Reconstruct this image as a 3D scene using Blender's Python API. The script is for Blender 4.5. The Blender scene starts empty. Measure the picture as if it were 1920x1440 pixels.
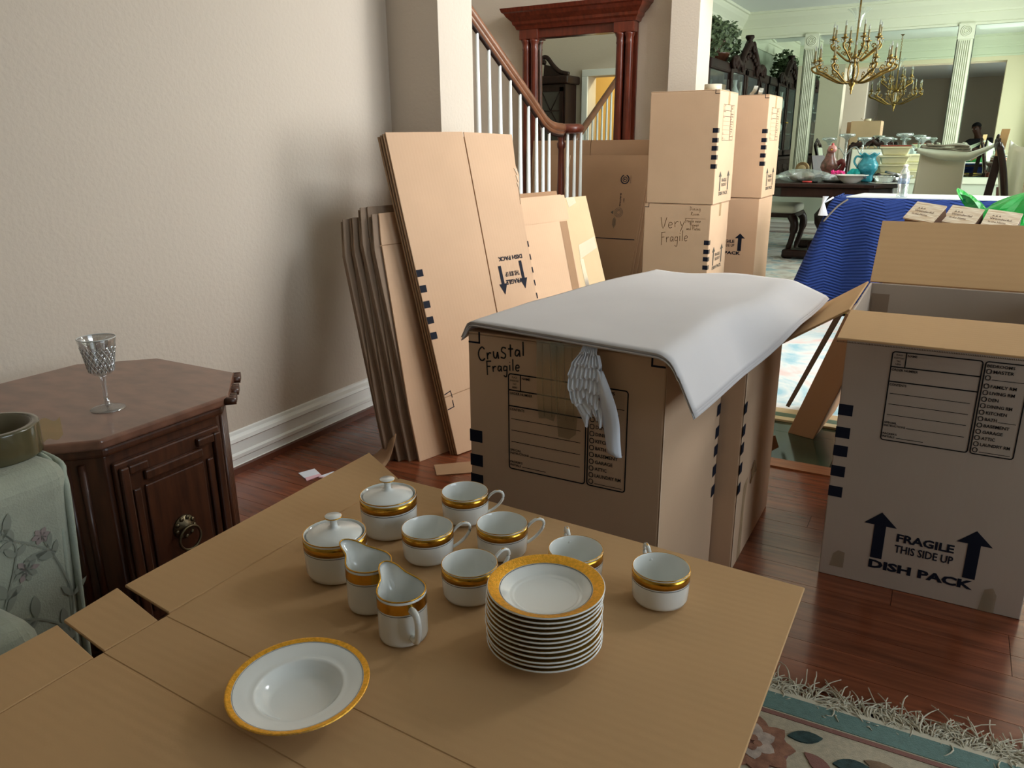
import bpy, math, random
from mathutils import Vector, Matrix
random.seed(7)
SC = bpy.context.scene
COL = SC.collection
PI = math.pi
R = math.radians
# ------------------------------------------------------------------ camera
CAM_H = 1.102
_yaw, _pitch, _roll = R(29.31), R(17.28), R(0.456)
cd = bpy.data.cameras.new('camera')
cam = bpy.data.objects.new('camera', cd)
COL.objects.link(cam)
cd.sensor_width = 36.0
cd.lens = 36.0 * 1448.0 / 1920.0
cd.clip_start = 0.02
cd.clip_end = 200
_f = Vector((-math.sin(_yaw) * math.cos(_pitch), math.cos(_yaw) * math.cos(_pitch), -math.sin(_pitch)))
_r = Vector((math.cos(_yaw), math.sin(_yaw), 0))
_d = _f.cross(_r)
_r2 = _r * math.cos(_roll) + _d * math.sin(_roll)
_d2 = -_r * math.sin(_roll) + _d * math.cos(_roll)
_m = Matrix.Identity(4)
for i in range(3):
    _m[i][0] = _r2[i]; _m[i][1] = -_d2[i]; _m[i][2] = -_f[i]
_m[2][3] = CAM_H
cam.matrix_world = _m
SC.camera = cam
# ------------------------------------------------------------------ world, light, exposure
SC.view_settings.view_transform = 'Standard'
SC.view_settings.look = 'None'
SC.view_settings.gamma = 1
SC.view_settings.use_curve_mapping = False
SC.view_settings.exposure = 0.0
SC.cycles.use_denoising = True
SC.cycles.max_bounces = 10
SC.cycles.diffuse_bounces = 5
SC.cycles.glossy_bounces = 5
SC.cycles.transmission_bounces = 8
SC.cycles.transparent_max_bounces = 16
SC.cycles.caustics_reflective = False
SC.cycles.caustics_refractive = False
SC.cycles.sample_clamp_indirect = 4.0
W = bpy.data.worlds.new('sky')
SC.world = W
W.use_nodes = True
_bg = W.node_tree.nodes['Background']
_bg.inputs[0].default_value = (0.80, 0.92, 1.0, 1)
_bg.inputs[1].default_value = 1.6

def area(name, loc, size, rot, power, color, spread=PI):
    d = bpy.data.lights.new(name, 'AREA')
    d.shape = 'RECTANGLE'; d.size, d.size_y = size
    d.energy = power; d.color = color
    d.spread = spread
    o = bpy.data.objects.new(name, d)
    COL.objects.link(o)
    o.location = loc; o.rotation_euler = rot
    return o
# daylight from the +X side; transom and living window are unseen, added fill
area('daylight_dining_window', (1.16, 8.5, 1.35), (3.1, 1.9), (0, R(90), 0), 225, (0.91, 1.0, 0.90))
area('daylight_front_door', (1.88, 5.15, 1.2), (1.9, 2.0), (0, R(90), 0), 170, (1.0, 0.985, 0.965))
area('added_fill_high', (1.9, 4.0, 3.45), (1.5, 2.6), (0, R(78), 0), 310, (0.93, 0.97, 1.0))  # unseen high source, added so level tops get light from above
area('added_fill_living', (2.68, 1.2, 1.35), (1.7, 1.7), (0, R(90), 0), 36, (0.78, 0.90, 1.0))  # unseen side source, added to fill the dim fronts of the china

# ------------------------------------------------------------------ mesh helpers
class MB:
    """collects simple shapes; build() links them as one mesh object"""
    def __init__(s):
        s.v = []; s.f = []; s.s = []; s.M = None
    def add(s, vs, fs, smooth=False):
        b = len(s.v)
        if s.M is not None:
            vs = [s.M @ Vector(p) for p in vs]
        s.v += [tuple(p) for p in vs]
        s.f += [tuple(b + i for i in f) for f in fs]
        s.s += [smooth] * len(fs)
        return s
    def box(s, x0, x1, y0, y1, z0, z1):
        return s.hexa([(x0, y0, z0), (x1, y0, z0), (x1, y1, z0), (x0, y1, z0), (x0, y0, z1), (x1, y0, z1), (x1, y1, z1), (x0, y1, z1)])
    def cbox(s, c, sz):
        return s.box(c[0] - sz[0] / 2, c[0] + sz[0] / 2, c[1] - sz[1] / 2, c[1] + sz[1] / 2, c[2] - sz[2] / 2, c[2] + sz[2] / 2)
    def hexa(s, p):
        return s.add(p, [(3, 2, 1, 0), (4, 5, 6, 7), (0, 1, 5, 4), (1, 2, 6, 5), (2, 3, 7, 6), (3, 0, 4, 7)])
    def slab(s, q, t):
        """quad or polygon q (3D points) thickened by t along its normal (backwards)"""
        q = [Vector(p) for p in q]; n = (q[1] - q[0]).cross(q[2] - q[0]).normalized() * t
        k = len(q)
        vs = q + [p - n for p in q]
        fs = [tuple(range(k)), tuple(range(2 * k - 1, k - 1, -1))] + [(i, i + k, (i + 1) % k + k, (i + 1) % k) for i in range(k)]
        return s.add(vs, fs)
    def prism(s, pts, z0, z1):
        k = len(pts)
        vs = [(x, y, z0) for x, y in pts] + [(x, y, z1) for x, y in pts]
        fs = [tuple(range(k - 1, -1, -1)), tuple(range(k, 2 * k))] + [(i, (i + 1) % k, (i + 1) % k + k, i + k) for i in range(k)]
        return s.add(vs, fs)
    def lathe(s, prof, n=24, c=(0, 0, 0), smooth=True, a0=0.0, a1=2 * PI, sx=1.0, sy=1.0, cap=True):
        if abs(prof[0][0] - prof[-1][0]) + abs(prof[0][1] - prof[-1][1]) < 1e-9: cap = False
        full = abs(a1 - a0 - 2 * PI) < 1e-6
        m = n if full else n + 1
        vs = []
        for r, z in prof:
            for i in range(m):
                a = a0 + (a1 - a0) * i / n
                vs.append((c[0] + r * math.cos(a) * sx, c[1] + r * math.sin(a) * sy, c[2] + z))
        fs = []
        for j in range(len(prof) - 1):
            for i in range(n):
                i2 = (i + 1) % m
                fs.append((j * m + i, j * m + i2, (j + 1) * m + i2, (j + 1) * m + i))
        if full and cap:
            if prof[0][0] > 1e-6: fs.append(tuple(range(m - 1, -1, -1)))
            if prof[-1][0] > 1e-6: fs.append(tuple((len(prof) - 1) * m + i for i in range(m)))
        return s.add(vs, fs, smooth)
    def tube(s, path, r, n=8, closed=False, smooth=True, flat=1.0, up=None):
        path = [Vector(p) for p in path]; k = len(path)
        rr = r if isinstance(r, (list, tuple)) else [r] * k
        vs = []; prev = None
        for i, p in enumerate(path):
            if closed: t = path[(i + 1) % k] - path[i - 1]
            else: t = path[min(i + 1, k - 1)] - path[max(i - 1, 0)]
            t = t.normalized() if t.length > 1e-9 else Vector((0, 0, 1))
            if up is not None: u = Vector(up) - t * Vector(up).dot(t)
            elif prev is None:
                a = Vector((0, 0, 1)) if abs(t.z) < 0.9 else Vector((1, 0, 0))
                u = a - t * a.dot(t)
            else: u = prev - t * prev.dot(t)
            if u.length < 1e-6: u = t.orthogonal()
            u.normalize(); prev = u; w = t.cross(u)
            for j in range(n):
                a = 2 * PI * j / n
                vs.append(p + u * (math.cos(a) * rr[i] * flat) + w * (math.sin(a) * rr[i]))
        fs = []
        for i in range(k if closed else k - 1):
            i2 = (i + 1) % k
            for j in range(n):
                j2 = (j + 1) % n
                fs.append((i * n + j, i * n + j2, i2 * n + j2, i2 * n + j))
        if not closed:
            fs.append(tuple(range(n - 1, -1, -1))); fs.append(tuple((k - 1) * n + j for j in range(n)))
        return s.add(vs, fs, smooth)
    def ball(s, c, r, nu=12, nv=8, smooth=True):
        if not isinstance(r, (list, tuple)): r = (r, r, r)
        vs = [(c[0], c[1], c[2] - r[2])]
        for j in range(1, nv):
            p = -PI / 2 + PI * j / nv
            for i in range(nu):
                a = 2 * PI * i / nu
                vs.append((c[0] + r[0] * math.cos(p) * math.cos(a), c[1] + r[1] * math.cos(p) * math.sin(a), c[2] + r[2] * math.sin(p)))
        vs.append((c[0], c[1], c[2] + r[2])); L = len(vs) - 1
        fs = [(0, 1 + (i + 1) % nu, 1 + i) for i in range(nu)]
        for j in range(nv - 2):
            for i in range(nu):
                i2 = (i + 1) % nu; b = 1 + j * nu
                fs.append((b + i, b + i2, b + nu + i2, b + nu + i))
        b = 1 + (nv - 2) * nu
        fs += [(b + i, b + (i + 1) % nu, L) for i in range(nu)]
        return s.add(vs, fs, smooth)
    def grid(s, fn, nu, nv, smooth=True, cu=False):
        m = nu if cu else nu + 1
        vs = [fn(i / nu, j / nv) for j in range(nv + 1) for i in range(m)]
        fs = [(j * m + i, j * m + (i + 1) % m, (j + 1) * m + (i + 1) % m, (j + 1) * m + i) for j in range(nv) for i in range(nu)]
        return s.add(vs, fs, smooth)
    def poly(s, pts):
        return s.add(pts, [tuple(range(len(pts)))])
    # flat print in the local xy plane ------------------------------
    def rect(s, x0, y0, x1, y1):
        return s.add([(x0, y0, 0), (x1, y0, 0), (x1, y1, 0), (x0, y1, 0)], [(0, 1, 2, 3)])
    def stroke(s, pts, w, closed=False):
        pts = [Vector((p[0], p[1], 0)) for p in pts]; k = len(pts)
        L = []; Rr = []
        for i in range(k):
            if closed: t = pts[(i + 1) % k] - pts[i - 1]
            else: t = pts[min(i + 1, k - 1)] - pts[max(i - 1, 0)]
            t = t.normalized() if t.length > 1e-9 else Vector((1, 0, 0))
            n = Vector((-t.y, t.x, 0)) * (w / 2)
            L.append(pts[i] + n); Rr.append(pts[i] - n)
        fs = [(i, i + k, (i + 1) % k + k, (i + 1) % k) for i in range(k if closed else k - 1)]
        return s.add(L + Rr, [f[::-1] for f in fs][::1])
    def rrect(s, x0, y0, x1, y1, r, w):
        pts = []
        for cx, cy, a in ((x1 - r, y1 - r, 0), (x0 + r, y1 - r, 90), (x0 + r, y0 + r, 180), (x1 - r, y0 + r, 270)):
            for k in range(4):
                t = R(a + k * 30); pts.append((cx + r * math.cos(t), cy + r * math.sin(t)))
        return s.stroke(pts, w, True)
    def text(s, body, x, y, w, h, bold=0.0, rot=0.0, z=0.0):
        vs, fs = text_geo(body, bold)
        c, sn = math.cos(rot), math.sin(rot)
        return s.add([(x + (p[0] * w) * c - (p[1] * h) * sn, y + (p[0] * w) * sn + (p[1] * h) * c, z) for p in vs], fs)
    def build(s, name, mat, parent=None, bevel=0.0, seg=2, sub=0, solid=0.0, auto=None, weld=False):
        me = bpy.data.meshes.new(name)
        me.from_pydata(s.v, [], s.f)
        if weld:
            import bmesh
            b = bmesh.new(); b.from_mesh(me); sm = s.s
            bmesh.ops.remove_doubles(b, verts=b.verts, dist=1e-5)
            b.to_mesh(me); b.free()
            me.polygons.foreach_set('use_smooth', [bool(sm and sm[0])] * len(me.polygons))
        else:
            me.polygons.foreach_set('use_smooth', s.s)
        me.update()
        o = bpy.data.objects.new(name, me)
        COL.objects.link(o)
        if mat is not None: me.materials.append(mat)
        if parent is not None: o.parent = parent
        if solid:
            m = o.modifiers.new('solid', 'SOLIDIFY'); m.thickness = solid; m.offset = -1
        if bevel:
            m = o.modifiers.new('bevel', 'BEVEL'); m.width = bevel; m.segments = seg; m.limit_method = 'ANGLE'; m.angle_limit = R(35)
        if sub:
            m = o.modifiers.new('sub', 'SUBSURF'); m.levels = sub; m.render_levels = sub
        return o

_tc = {}
def text_geo(body, bold=0.0):
    """letter outlines of a word scaled to a unit box"""
    k = (body, bold)
    if k in _tc: return _tc[k]
    cu = bpy.data.curves.new('t', 'FONT'); cu.body = body; cu.offset = bold; cu.resolution_u = 2
    o = bpy.data.objects.new('t', cu); COL.objects.link(o)
    dg = bpy.context.evaluated_depsgraph_get()
    me = bpy.data.meshes.new_from_object(o.evaluated_get(dg))
    vs = [tuple(v.co) for v in me.vertices]; fs = [tuple(p.vertices) for p in me.polygons]
    bpy.data.objects.remove(o); bpy.data.curves.remove(cu); bpy.data.meshes.remove(me)
    x0 = min(v[0] for v in vs); x1 = max(v[0] for v in vs); y0 = min(v[1] for v in vs); y1 = max(v[1] for v in vs)
    vs = [((v[0] - x0) / (x1 - x0), (v[1] - y0) / (y1 - y0)) for v in vs]
    _tc[k] = (vs, fs)
    return _tc[k]

def smooth_path(pts, n=4, closed=False):
    pts = [Vector(p) for p in pts]; k = len(pts); out = []
    for i in range(k if closed else k - 1):
        p0 = pts[i - 1] if (closed or i > 0) else pts[i]
        p1 = pts[i]; p2 = pts[(i + 1) % k]; p3 = pts[(i + 2) % k] if (closed or i + 2 < k) else p2
        for j in range(n):
            t = j / n
            out.append(0.5 * ((2 * p1) + (p2 - p0) * t + (2 * p0 - 5 * p1 + 4 * p2 - p3) * t * t + (3 * p1 - p0 - 3 * p2 + p3) * t ** 3))
    if not closed: out.append(pts[-1])
    return out

def thing(name, label, cat, loc=(0, 0, 0), rotz=0.0, group=None, rot=None):
    o = bpy.data.objects.new(name, None)
    COL.objects.link(o); o.empty_display_size = 0.05
    o.location = loc
    o.rotation_euler = rot if rot else (0, 0, rotz)
    o['label'] = label; o['category'] = cat
    if group: o['group'] = group
    return o
def tag(o, label, cat, group=None, loc=None, rotz=None):
    o['label'] = label; o['category'] = cat
    if group: o['group'] = group
    if loc: o.location = loc
    if rotz is not None: o.rotation_euler = (0, 0, rotz)
    return o
def struct(o):
    o['kind'] = 'structure'
    return o
def dup(root, loc, rotz=0.0, label=None, group=None, rot=None):
    r = root.copy(); COL.objects.link(r); r.location = loc
    r.rotation_euler = rot if rot else (0, 0, rotz)
    if label: r['label'] = label
    if group: r['group'] = group
    for ch in list(root.children):
        c = ch.copy(); COL.objects.link(c); c.parent = r
        for g in list(ch.children):
            d = g.copy(); COL.objects.link(d); d.parent = c
    return r
def face_matrix(o, u, v, lift=0.0008):
    u = Vector(u).normalized(); v = Vector(v).normalized(); n = u.cross(v)
    m = Matrix.Identity(4)
    for i in range(3):
        m[i][0] = u[i]; m[i][1] = v[i]; m[i][2] = n[i]; m[i][3] = o[i] + n[i] * lift
    return m

# ------------------------------------------------------------------ materials
def lin(h):
    if isinstance(h, str):
        h = h.lstrip('#'); c = [int(h[i:i + 2], 16) / 255 for i in (0, 2, 4)]
    else: c = [x / 255 for x in h]
    return tuple(((x / 12.92) if x <= 0.04045 else ((x + 0.055) / 1.055) ** 2.4) for x in c) + (1.0,)
_mats = {}
def M(name, col, rough=0.5, metal=0.0, var=0.0, vscale=8.0, bump=0.0, bscale=60.0, trans=0.0, ior=1.45, coat=0.0, sheen=0.0, stretch=(1, 1, 1), col2=None, alpha=1.0, sss=0.0, objvar=0.0, spec=0.5, emit=0.0, detail=3.0):
    m = bpy.data.materials.new(name); m.use_nodes = True
    nt = m.node_tree; b = nt.nodes['Principled BSDF']
    c = lin(col)
    b.inputs['Base Color'].default_value = c
    b.inputs['Roughness'].default_value = rough; b.inputs['Metallic'].default_value = metal
    b.inputs['Transmission Weight'].default_value = trans; b.inputs['IOR'].default_value = ior
    b.inputs['Coat Weight'].default_value = coat; b.inputs['Coat Roughness'].default_value = 0.12
    b.inputs['Sheen Weight'].default_value = sheen; b.inputs['Alpha'].default_value = alpha
    b.inputs['Specular IOR Level'].default_value = spec
    if emit:
        b.inputs['Emission Color'].default_value = c; b.inputs['Emission Strength'].default_value = emit
    if var or bump or objvar:
        tc = nt.nodes.new('ShaderNodeTexCoord'); mp = nt.nodes.new('ShaderNodeMapping')
        mp.inputs['Scale'].default_value = stretch
        nt.links.new(tc.outputs['Object'], mp.inputs['Vector'])
        vec = mp.outputs['Vector']
        if objvar:
            oi = nt.nodes.new('ShaderNodeObjectInfo'); ad = nt.nodes.new('ShaderNodeVectorMath'); ad.operation = 'ADD'
            ml = nt.nodes.new('ShaderNodeMath'); ml.operation = 'MULTIPLY'; ml.inputs[1].default_value = 37.0
            nt.links.new(oi.outputs['Random'], ml.inputs[0])
            nt.links.new(vec, ad.inputs[0]); nt.links.new(ml.outputs[0], ad.inputs[1]); vec = ad.outputs[0]
        if var:
            nz = nt.nodes.new('ShaderNodeTexNoise'); nz.inputs['Scale'].default_value = vscale; nz.inputs['Detail'].default_value = detail
            nt.links.new(vec, nz.inputs['Vector'])
            cr = nt.nodes.new('ShaderNodeValToRGB')
            lo = tuple(x * (1 - var) for x in c[:3]) + (1,); hi = tuple(min(1, x * (1 + var)) for x in c[:3]) + (1,)
            if col2 is not None: lo = lin(col2); hi = c
            cr.color_ramp.elements[0].position = 0.32; cr.color_ramp.elements[1].position = 0.68
            cr.color_ramp.elements[0].color = lo; cr.color_ramp.elements[1].color = hi
            nt.links.new(nz.outputs['Fac'], cr.inputs['Fac'])
            out = cr.outputs['Color']
            if objvar:
                hs = nt.nodes.new('ShaderNodeHueSaturation'); mr = nt.nodes.new('ShaderNodeMapRange')
                mr.inputs['To Min'].default_value = 1 - objvar; mr.inputs['To Max'].default_value = 1 + objvar
                nt.links.new(oi.outputs['Random'], mr.inputs['Value']); nt.links.new(mr.outputs['Result'], hs.inputs['Value'])
                nt.links.new(out, hs.inputs['Color']); out = hs.outputs['Color']
            nt.links.new(out, b.inputs['Base Color'])
        if bump:
            n2 = nt.nodes.new('ShaderNodeTexNoise'); n2.inputs['Scale'].default_value = bscale; n2.inputs['Detail'].default_value = 2
            nt.links.new(mp.outputs['Vector'], n2.inputs['Vector'])
            bp = nt.nodes.new('ShaderNodeBump'); bp.inputs['Strength'].default_value = bump; bp.inputs['Distance'].default_value = 0.004
            nt.links.new(n2.outputs['Fac'], bp.inputs['Height']); nt.links.new(bp.outputs['Normal'], b.inputs['Normal'])
    _mats[name] = m
    return m
def film(name, col, amount=0.5, rough=0.15, gloss=0.12):
    """thin clear film: tinted see-through with a faint gloss"""
    m = bpy.data.materials.new(name); m.use_nodes = True; nt = m.node_tree
    for n in list(nt.nodes):
        if n.type == 'BSDF_PRINCIPLED': nt.nodes.remove(n)
    out = nt.nodes['Material Output']
    tr = nt.nodes.new('ShaderNodeBsdfTransparent'); c = lin(col)
    tr.inputs[0].default_value = tuple(1 - amount * (1 - x) for x in c[:3]) + (1,)
    df = nt.nodes.new('ShaderNodeBsdfDiffuse'); df.inputs[0].default_value = c
    gl = nt.nodes.new('ShaderNodeBsdfGlossy'); gl.inputs['Roughness'].default_value = rough
    m1 = nt.nodes.new('ShaderNodeMixShader'); m1.inputs[0].default_value = amount * 0.35
    m2 = nt.nodes.new('ShaderNodeMixShader'); m2.inputs[0].default_value = gloss
    nt.links.new(tr.outputs[0], m1.inputs[1]); nt.links.new(df.outputs[0], m1.inputs[2])
    nt.links.new(m1.outputs[0], m2.inputs[1]); nt.links.new(gl.outputs[0], m2.inputs[2])
    nt.links.new(m2.outputs[0], out.inputs['Surface'])
    return m
def cardboard(name, col, flute=420.0, axis='X'):
    m = M(name, col, rough=0.85, var=0.05, vscale=3.0, spec=0.2)
    nt = m.node_tree; b = nt.nodes['Principled BSDF']
    tc = nt.nodes.new('ShaderNodeTexCoord')
    wv = nt.nodes.new('ShaderNodeTexWave'); wv.bands_direction = axis; wv.inputs['Scale'].default_value = flute / 20; wv.inputs['Distortion'].default_value = 0.6
    nz = nt.nodes.new('ShaderNodeTexNoise'); nz.inputs['Scale'].default_value = 260; nz.inputs['Detail'].default_value = 2
    mx = nt.nodes.new('ShaderNodeMath'); mx.operation = 'ADD'
    nt.links.new(tc.outputs['Object'], wv.inputs['Vector']); nt.links.new(tc.outputs['Object'], nz.inputs['Vector'])
    nt.links.new(wv.outputs['Fac'], mx.inputs[0]); nt.links.new(nz.outputs['Fac'], mx.inputs[1])
    bp = nt.nodes.new('ShaderNodeBump'); bp.inputs['Strength'].default_value = 0.05; bp.inputs['Distance'].default_value = 0.002
    nt.links.new(mx.outputs[0], bp.inputs['Height']); nt.links.new(bp.outputs['Normal'], b.inputs['Normal'])
    return m
KRAFT = cardboard('kraft_board', (202, 170, 140))
KRAFT_Y = cardboard('kraft_board_sheet', (194, 156, 112), axis='Y')
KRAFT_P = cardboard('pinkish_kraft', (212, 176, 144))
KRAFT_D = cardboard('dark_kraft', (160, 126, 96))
KRAFT_G = cardboard('greyish_shaded_kraft', (146, 125, 106))  # darkened to put shade into the leaning folded cartons
KRAFT_E = M('board_edge', (92, 74, 58), 0.9, var=0.3, vscale=300)
WORN = M('worn_crease', (214, 190, 162), 0.9)
INK = M('navy_print', (24, 27, 40), 0.75, spec=0.2)
INK_B = M('black_print', (26, 24, 24), 0.75, spec=0.2)
INK_G = M('grey_print', (88, 82, 72), 0.8, spec=0.2)
MARKER = M('marker_ink', (22, 19, 18), 0.6)
PENCIL = M('pencil_ink', (104, 78, 52), 0.7)
TAPE = film('packing_tape', (206, 196, 160), 0.34, 0.10, 0.16)
CLEAR = film('clear_film', (235, 245, 245), 0.25, 0.1, 0.16)
WALL = M('wall_paint', (206, 193, 177), 0.75, bump=0.35, bscale=70, spec=0.25)
WALL_D = M('dining_paint', (198, 206, 188), 0.75, spec=0.3)
WHITE = M('white_trim', (236, 236, 230), 0.35)
CEIL = M('ceiling_paint', (226, 230, 224), 0.85)
PORC = M('white_porcelain', (232, 233, 228), 0.08, coat=0.5)
GOLD = M('gold_band', (208, 158, 62), 0.22, metal=1.0, var=0.12, vscale=90)
GOLDT = M('textured_gold_rim', (236, 176, 62), 0.36, metal=1.0, var=0.15, vscale=240, bump=0.25, bscale=500)
GREYL = M('grey_line', (90, 86, 84), 0.4)
PAPER = M('newsprint', (216, 211, 210), 0.85, var=0.02, vscale=6)
PAPERW = M('white_tissue', (228, 232, 240), 0.8)
MIRROR = M('mirror_silver', (222, 232, 222), 0.0, metal=1.0)
WOODD = M('dark_mahogany', (38, 18, 12), 0.42, var=0.35, vscale=5, stretch=(8, 8, 1), coat=0.05, spec=0.4)
WOODR = M('red_mahogany', (98, 40, 24), 0.3, var=0.3, vscale=5, stretch=(8, 8, 1.2), coat=0.3)
WOODB = M('burl_walnut', (122, 84, 66), 0.28, var=0.25, vscale=9, stretch=(1.5, 3, 3), coat=0.35)
WOODC = M('carved_walnut', (76, 42, 24), 0.38, var=0.35, vscale=7, stretch=(9, 9, 1), coat=0.2)
HUTCH = M('carved_dark_wood', (36, 18, 12), 0.6, var=0.3, vscale=5, spec=0.2)
OAKRAIL = M('rail_wood', (112, 70, 46), 0.35, var=0.2, vscale=9, coat=0.3)
BRASS = M('antique_brass', (150, 120, 68), 0.32, metal=1.0, var=0.25, vscale=60)
BRONZE = M('dark_bronze', (112, 100, 78), 0.35, metal=1.0)
GLASS = M('clear_glass', (250, 252, 252), 0.0, trans=1.0, ior=1.5)
# ================================================================== SETTING
LX, RX = -2.1, 2.4          # living room
FX = 1.6                    # foyer wall on the door side
DX0, DX1 = -2.6, 0.90       # dining room
YP0, YP1 = 2.73, 2.98       # partition living / foyer
YQ0, YQ1 = 6.2, 6.53        # partition foyer / dining
YM = 10.5                   # mirror wall
ZC = 2.60
sub = struct(MB().box(-6.2, 2.7, -2.9, 10.8, -0.12, -0.012).build('floor', M('subfloor', (60, 40, 28), 0.8)))
# --- hardwood: planks run along X; each plank a part of the floor
FLOORW = M('red_oak_floor', (116, 62, 38), 0.24, var=0.32, vscale=4, stretch=(1.2, 14, 1), objvar=0.16, coat=0.25, bump=0.05, bscale=30, detail=5)
rnd = random.Random(3)
PW = 0.083
row = 0
y = YP0 - 0.075
plank_meshes = {}
def plank(x0, x1, y0, y1, sl=False):
    L = round(x1 - x0, 2); k = (L, sl)
    if k not in plank_meshes:
        o = MB().box(-(x1 - x0) / 2, (x1 - x0) / 2, -(y1 - y0) / 2 + 0.0006, (y1 - y0) / 2 - 0.0006, -0.012, 0).build('plank', FLOORW, sub)
        plank_meshes[k] = o.data
    else:
        o = bpy.data.objects.new('plank', plank_meshes[k]); COL.objects.link(o); o.parent = sub
    o.location = ((x0 + x1) / 2, (y0 + y1) / 2, 0)
    return o
while y > 0.2:
    x = LX - 0.0 - rnd.choice((0.0, 0.3, 0.6, 0.9)) * 0
    first = True
    while x < RX - 0.01:
        L = rnd.choice((0.55, 0.8, 1.05, 1.3, 1.55)) if first else rnd.choice((1.05, 1.3, 1.55))
        first = False
        x1 = min(x + L, RX)
        if RX - x1 < 0.3: x1 = RX
        plank(x + 0.0006, x1 - 0.0006, y - PW, y)
        x = x1
    y -= PW
m = MB().box(LX, RX, -2.6, y, -0.012, 0)
yy = y
g = m.build('floorboards', FLOORW, sub); g['kind'] = 'stuff'
thr = struct(MB().box(LX + 0.25, FX, YP0 - 0.075, YP0 + 0.0, -0.012, 0.006).build('trim_1', M('threshold_oak', (150, 96, 60), 0.4, var=0.2, vscale=6, stretch=(1, 12, 1))))
# --- green marble tiles in the foyer
MARB = M('green_marble', (66, 84, 66), 0.12, var=0.5, vscale=7, col2=(24, 36, 28), objvar=0.25, coat=0.3, detail=8)
tm = None
ty = YP0
while ty < YQ1 - 0.05:
    tx = -3.0
    while tx < FX - 0.05:
        x1 = min(tx + 0.305, FX); y1 = min(ty + 0.305, YQ1)
        if tm is None or x1 - tx < 0.3 or y1 - ty < 0.3:
            o = MB().box(0.001, x1 - tx - 0.001, 0.001, y1 - ty - 0.001, -0.012, 0).build('tile', MARB, sub)
            if tm is None: tm = o.data
        else:
            o = bpy.data.objects.new('tile', tm); COL.objects.link(o); o.parent = sub
        o.location = (tx, ty, 0)
        tx += 0.305
    ty += 0.305
o = MB().box(-6.1, -3.0, YP0, YQ1, -0.012, -0.001).build('marble_floor', MARB, sub)
o = MB().box(-6.1, DX1 + 0.1, YQ1, YM + 0.1, -0.012, -0.001).build('dining_floor', FLOORW, sub)
# --- ceiling
ZF = 4.45                   # foyer ceiling raised to fit the added high fill window
struct(MB().box(-6.2, 2.7, -2.9, YP1 - 0.12, ZC, ZC + 0.1).box(-6.2, 2.7, YQ0 + 0.2, 10.8, ZC, ZC + 0.1).build('ceiling', CEIL))
struct(MB().box(-6.2, FX + 0.2, YP0, YQ1, ZF, ZF + 0.1).build('ceiling_foyer', CEIL))
# --- walls
def wall(name, boxes, mat=WALL):
    b = MB()
    for q in boxes: b.box(*q)
    return struct(b.build(name, mat))
wall('wall_left', [(LX - 0.13, LX, -2.75, YP0, 0, ZC)])
wall('wall_back', [(LX, RX + 0.15, -2.75, -2.6, 0, ZC)], M('taupe_paint', (176, 166, 148), 0.8))
# living right wall with an opening for the added fill window
def windowed(name, x0, x1, y0, y1, wy0, wy1, wz0, wz1, mat):
    return wall(name, [(x0, x1, y0, wy0, 0, ZC), (x0, x1, wy1, y1, 0, ZC), (x0, x1, wy0, wy1, 0, wz0), (x0, x1, wy0, wy1, wz1, ZC)], mat)
windowed('wall_right', RX, RX + 0.15, -2.6, YP0 + 0.2, 0.3, 2.1, 0.5, 2.2, WALL)
wall('wall_foyer_right', [(FX, FX + .15, YP1, 3.1, 0, ZF), (FX, FX + .15, 6.05, YQ1, 0, ZF), (FX, FX + .15, 3.1, 4.2, 0, 2.7), (FX, FX + .15, 4.2, 6.05, 0, 0.1), (FX, FX + .15, 5.3, 6.05, 2.25, ZF), (FX, FX + .15, 4.2, 5.3, 2.25, 2.7), (FX, FX + .15, 3.1, 5.3, 4.15, ZF)])
wall('wall_foyer_upper', [(-6.1, FX + .15, YP1 - 0.13, YP1, ZC, ZF), (-6.1, FX + .15, YQ0 + 0.2, YQ0 + 0.33, ZC, ZF), (-6.25, -6.1, YP1, YQ0 + .2, ZC, ZF)])
windowed('wall_dining_right', DX1, DX1 + 0.15, YQ1, YM + 0.15, 6.95, 10.05, 0.4, 2.3, WALL_D)
wall('wall_partition', [(-6.1, -4.32, YP0, YP1, 0, ZC), (-3.62, -1.85, YP0, YP1, 0, ZC), (-4.32, -3.62, YP0, YP1, 1.92, ZC), (1.15, RX, YP0, YP1, 0, ZC), (-1.85, 1.15, YP0, YP1, 2.5, ZC)])
wall('wall_hall', [(-6.1, -2.07, YQ0 + 0.2, YQ1, 0, ZC), (-2.07, -1.85, YQ0, YQ1, 0, ZC)])
wall('wall_dining_front', [(0.40, FX, YQ0, YQ1, 0, ZC), (-1.85, 0.40, YQ0, YQ1, 2.24, ZC)], M('cream_beam', (228, 214, 186), 0.7))
wall('wall_dining_left', [(DX0 - 0.15, DX0, YQ1, YM + 0.15, 0, ZC)], WALL_D)
wall('wall_dining_back', [(DX0, DX1 + 0.15, YM, YM + 0.15, 0, ZC)], WALL_D)
wall('wall_hall_left', [(-6.25, -6.1, 0.6, YQ1, 0, ZC)])
wall('wall_closet', [(-6.1, LX - 0.13, 0.6, 0.75, 0, ZC)], M('warm_paint', (226, 190, 120), 0.8))
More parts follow.
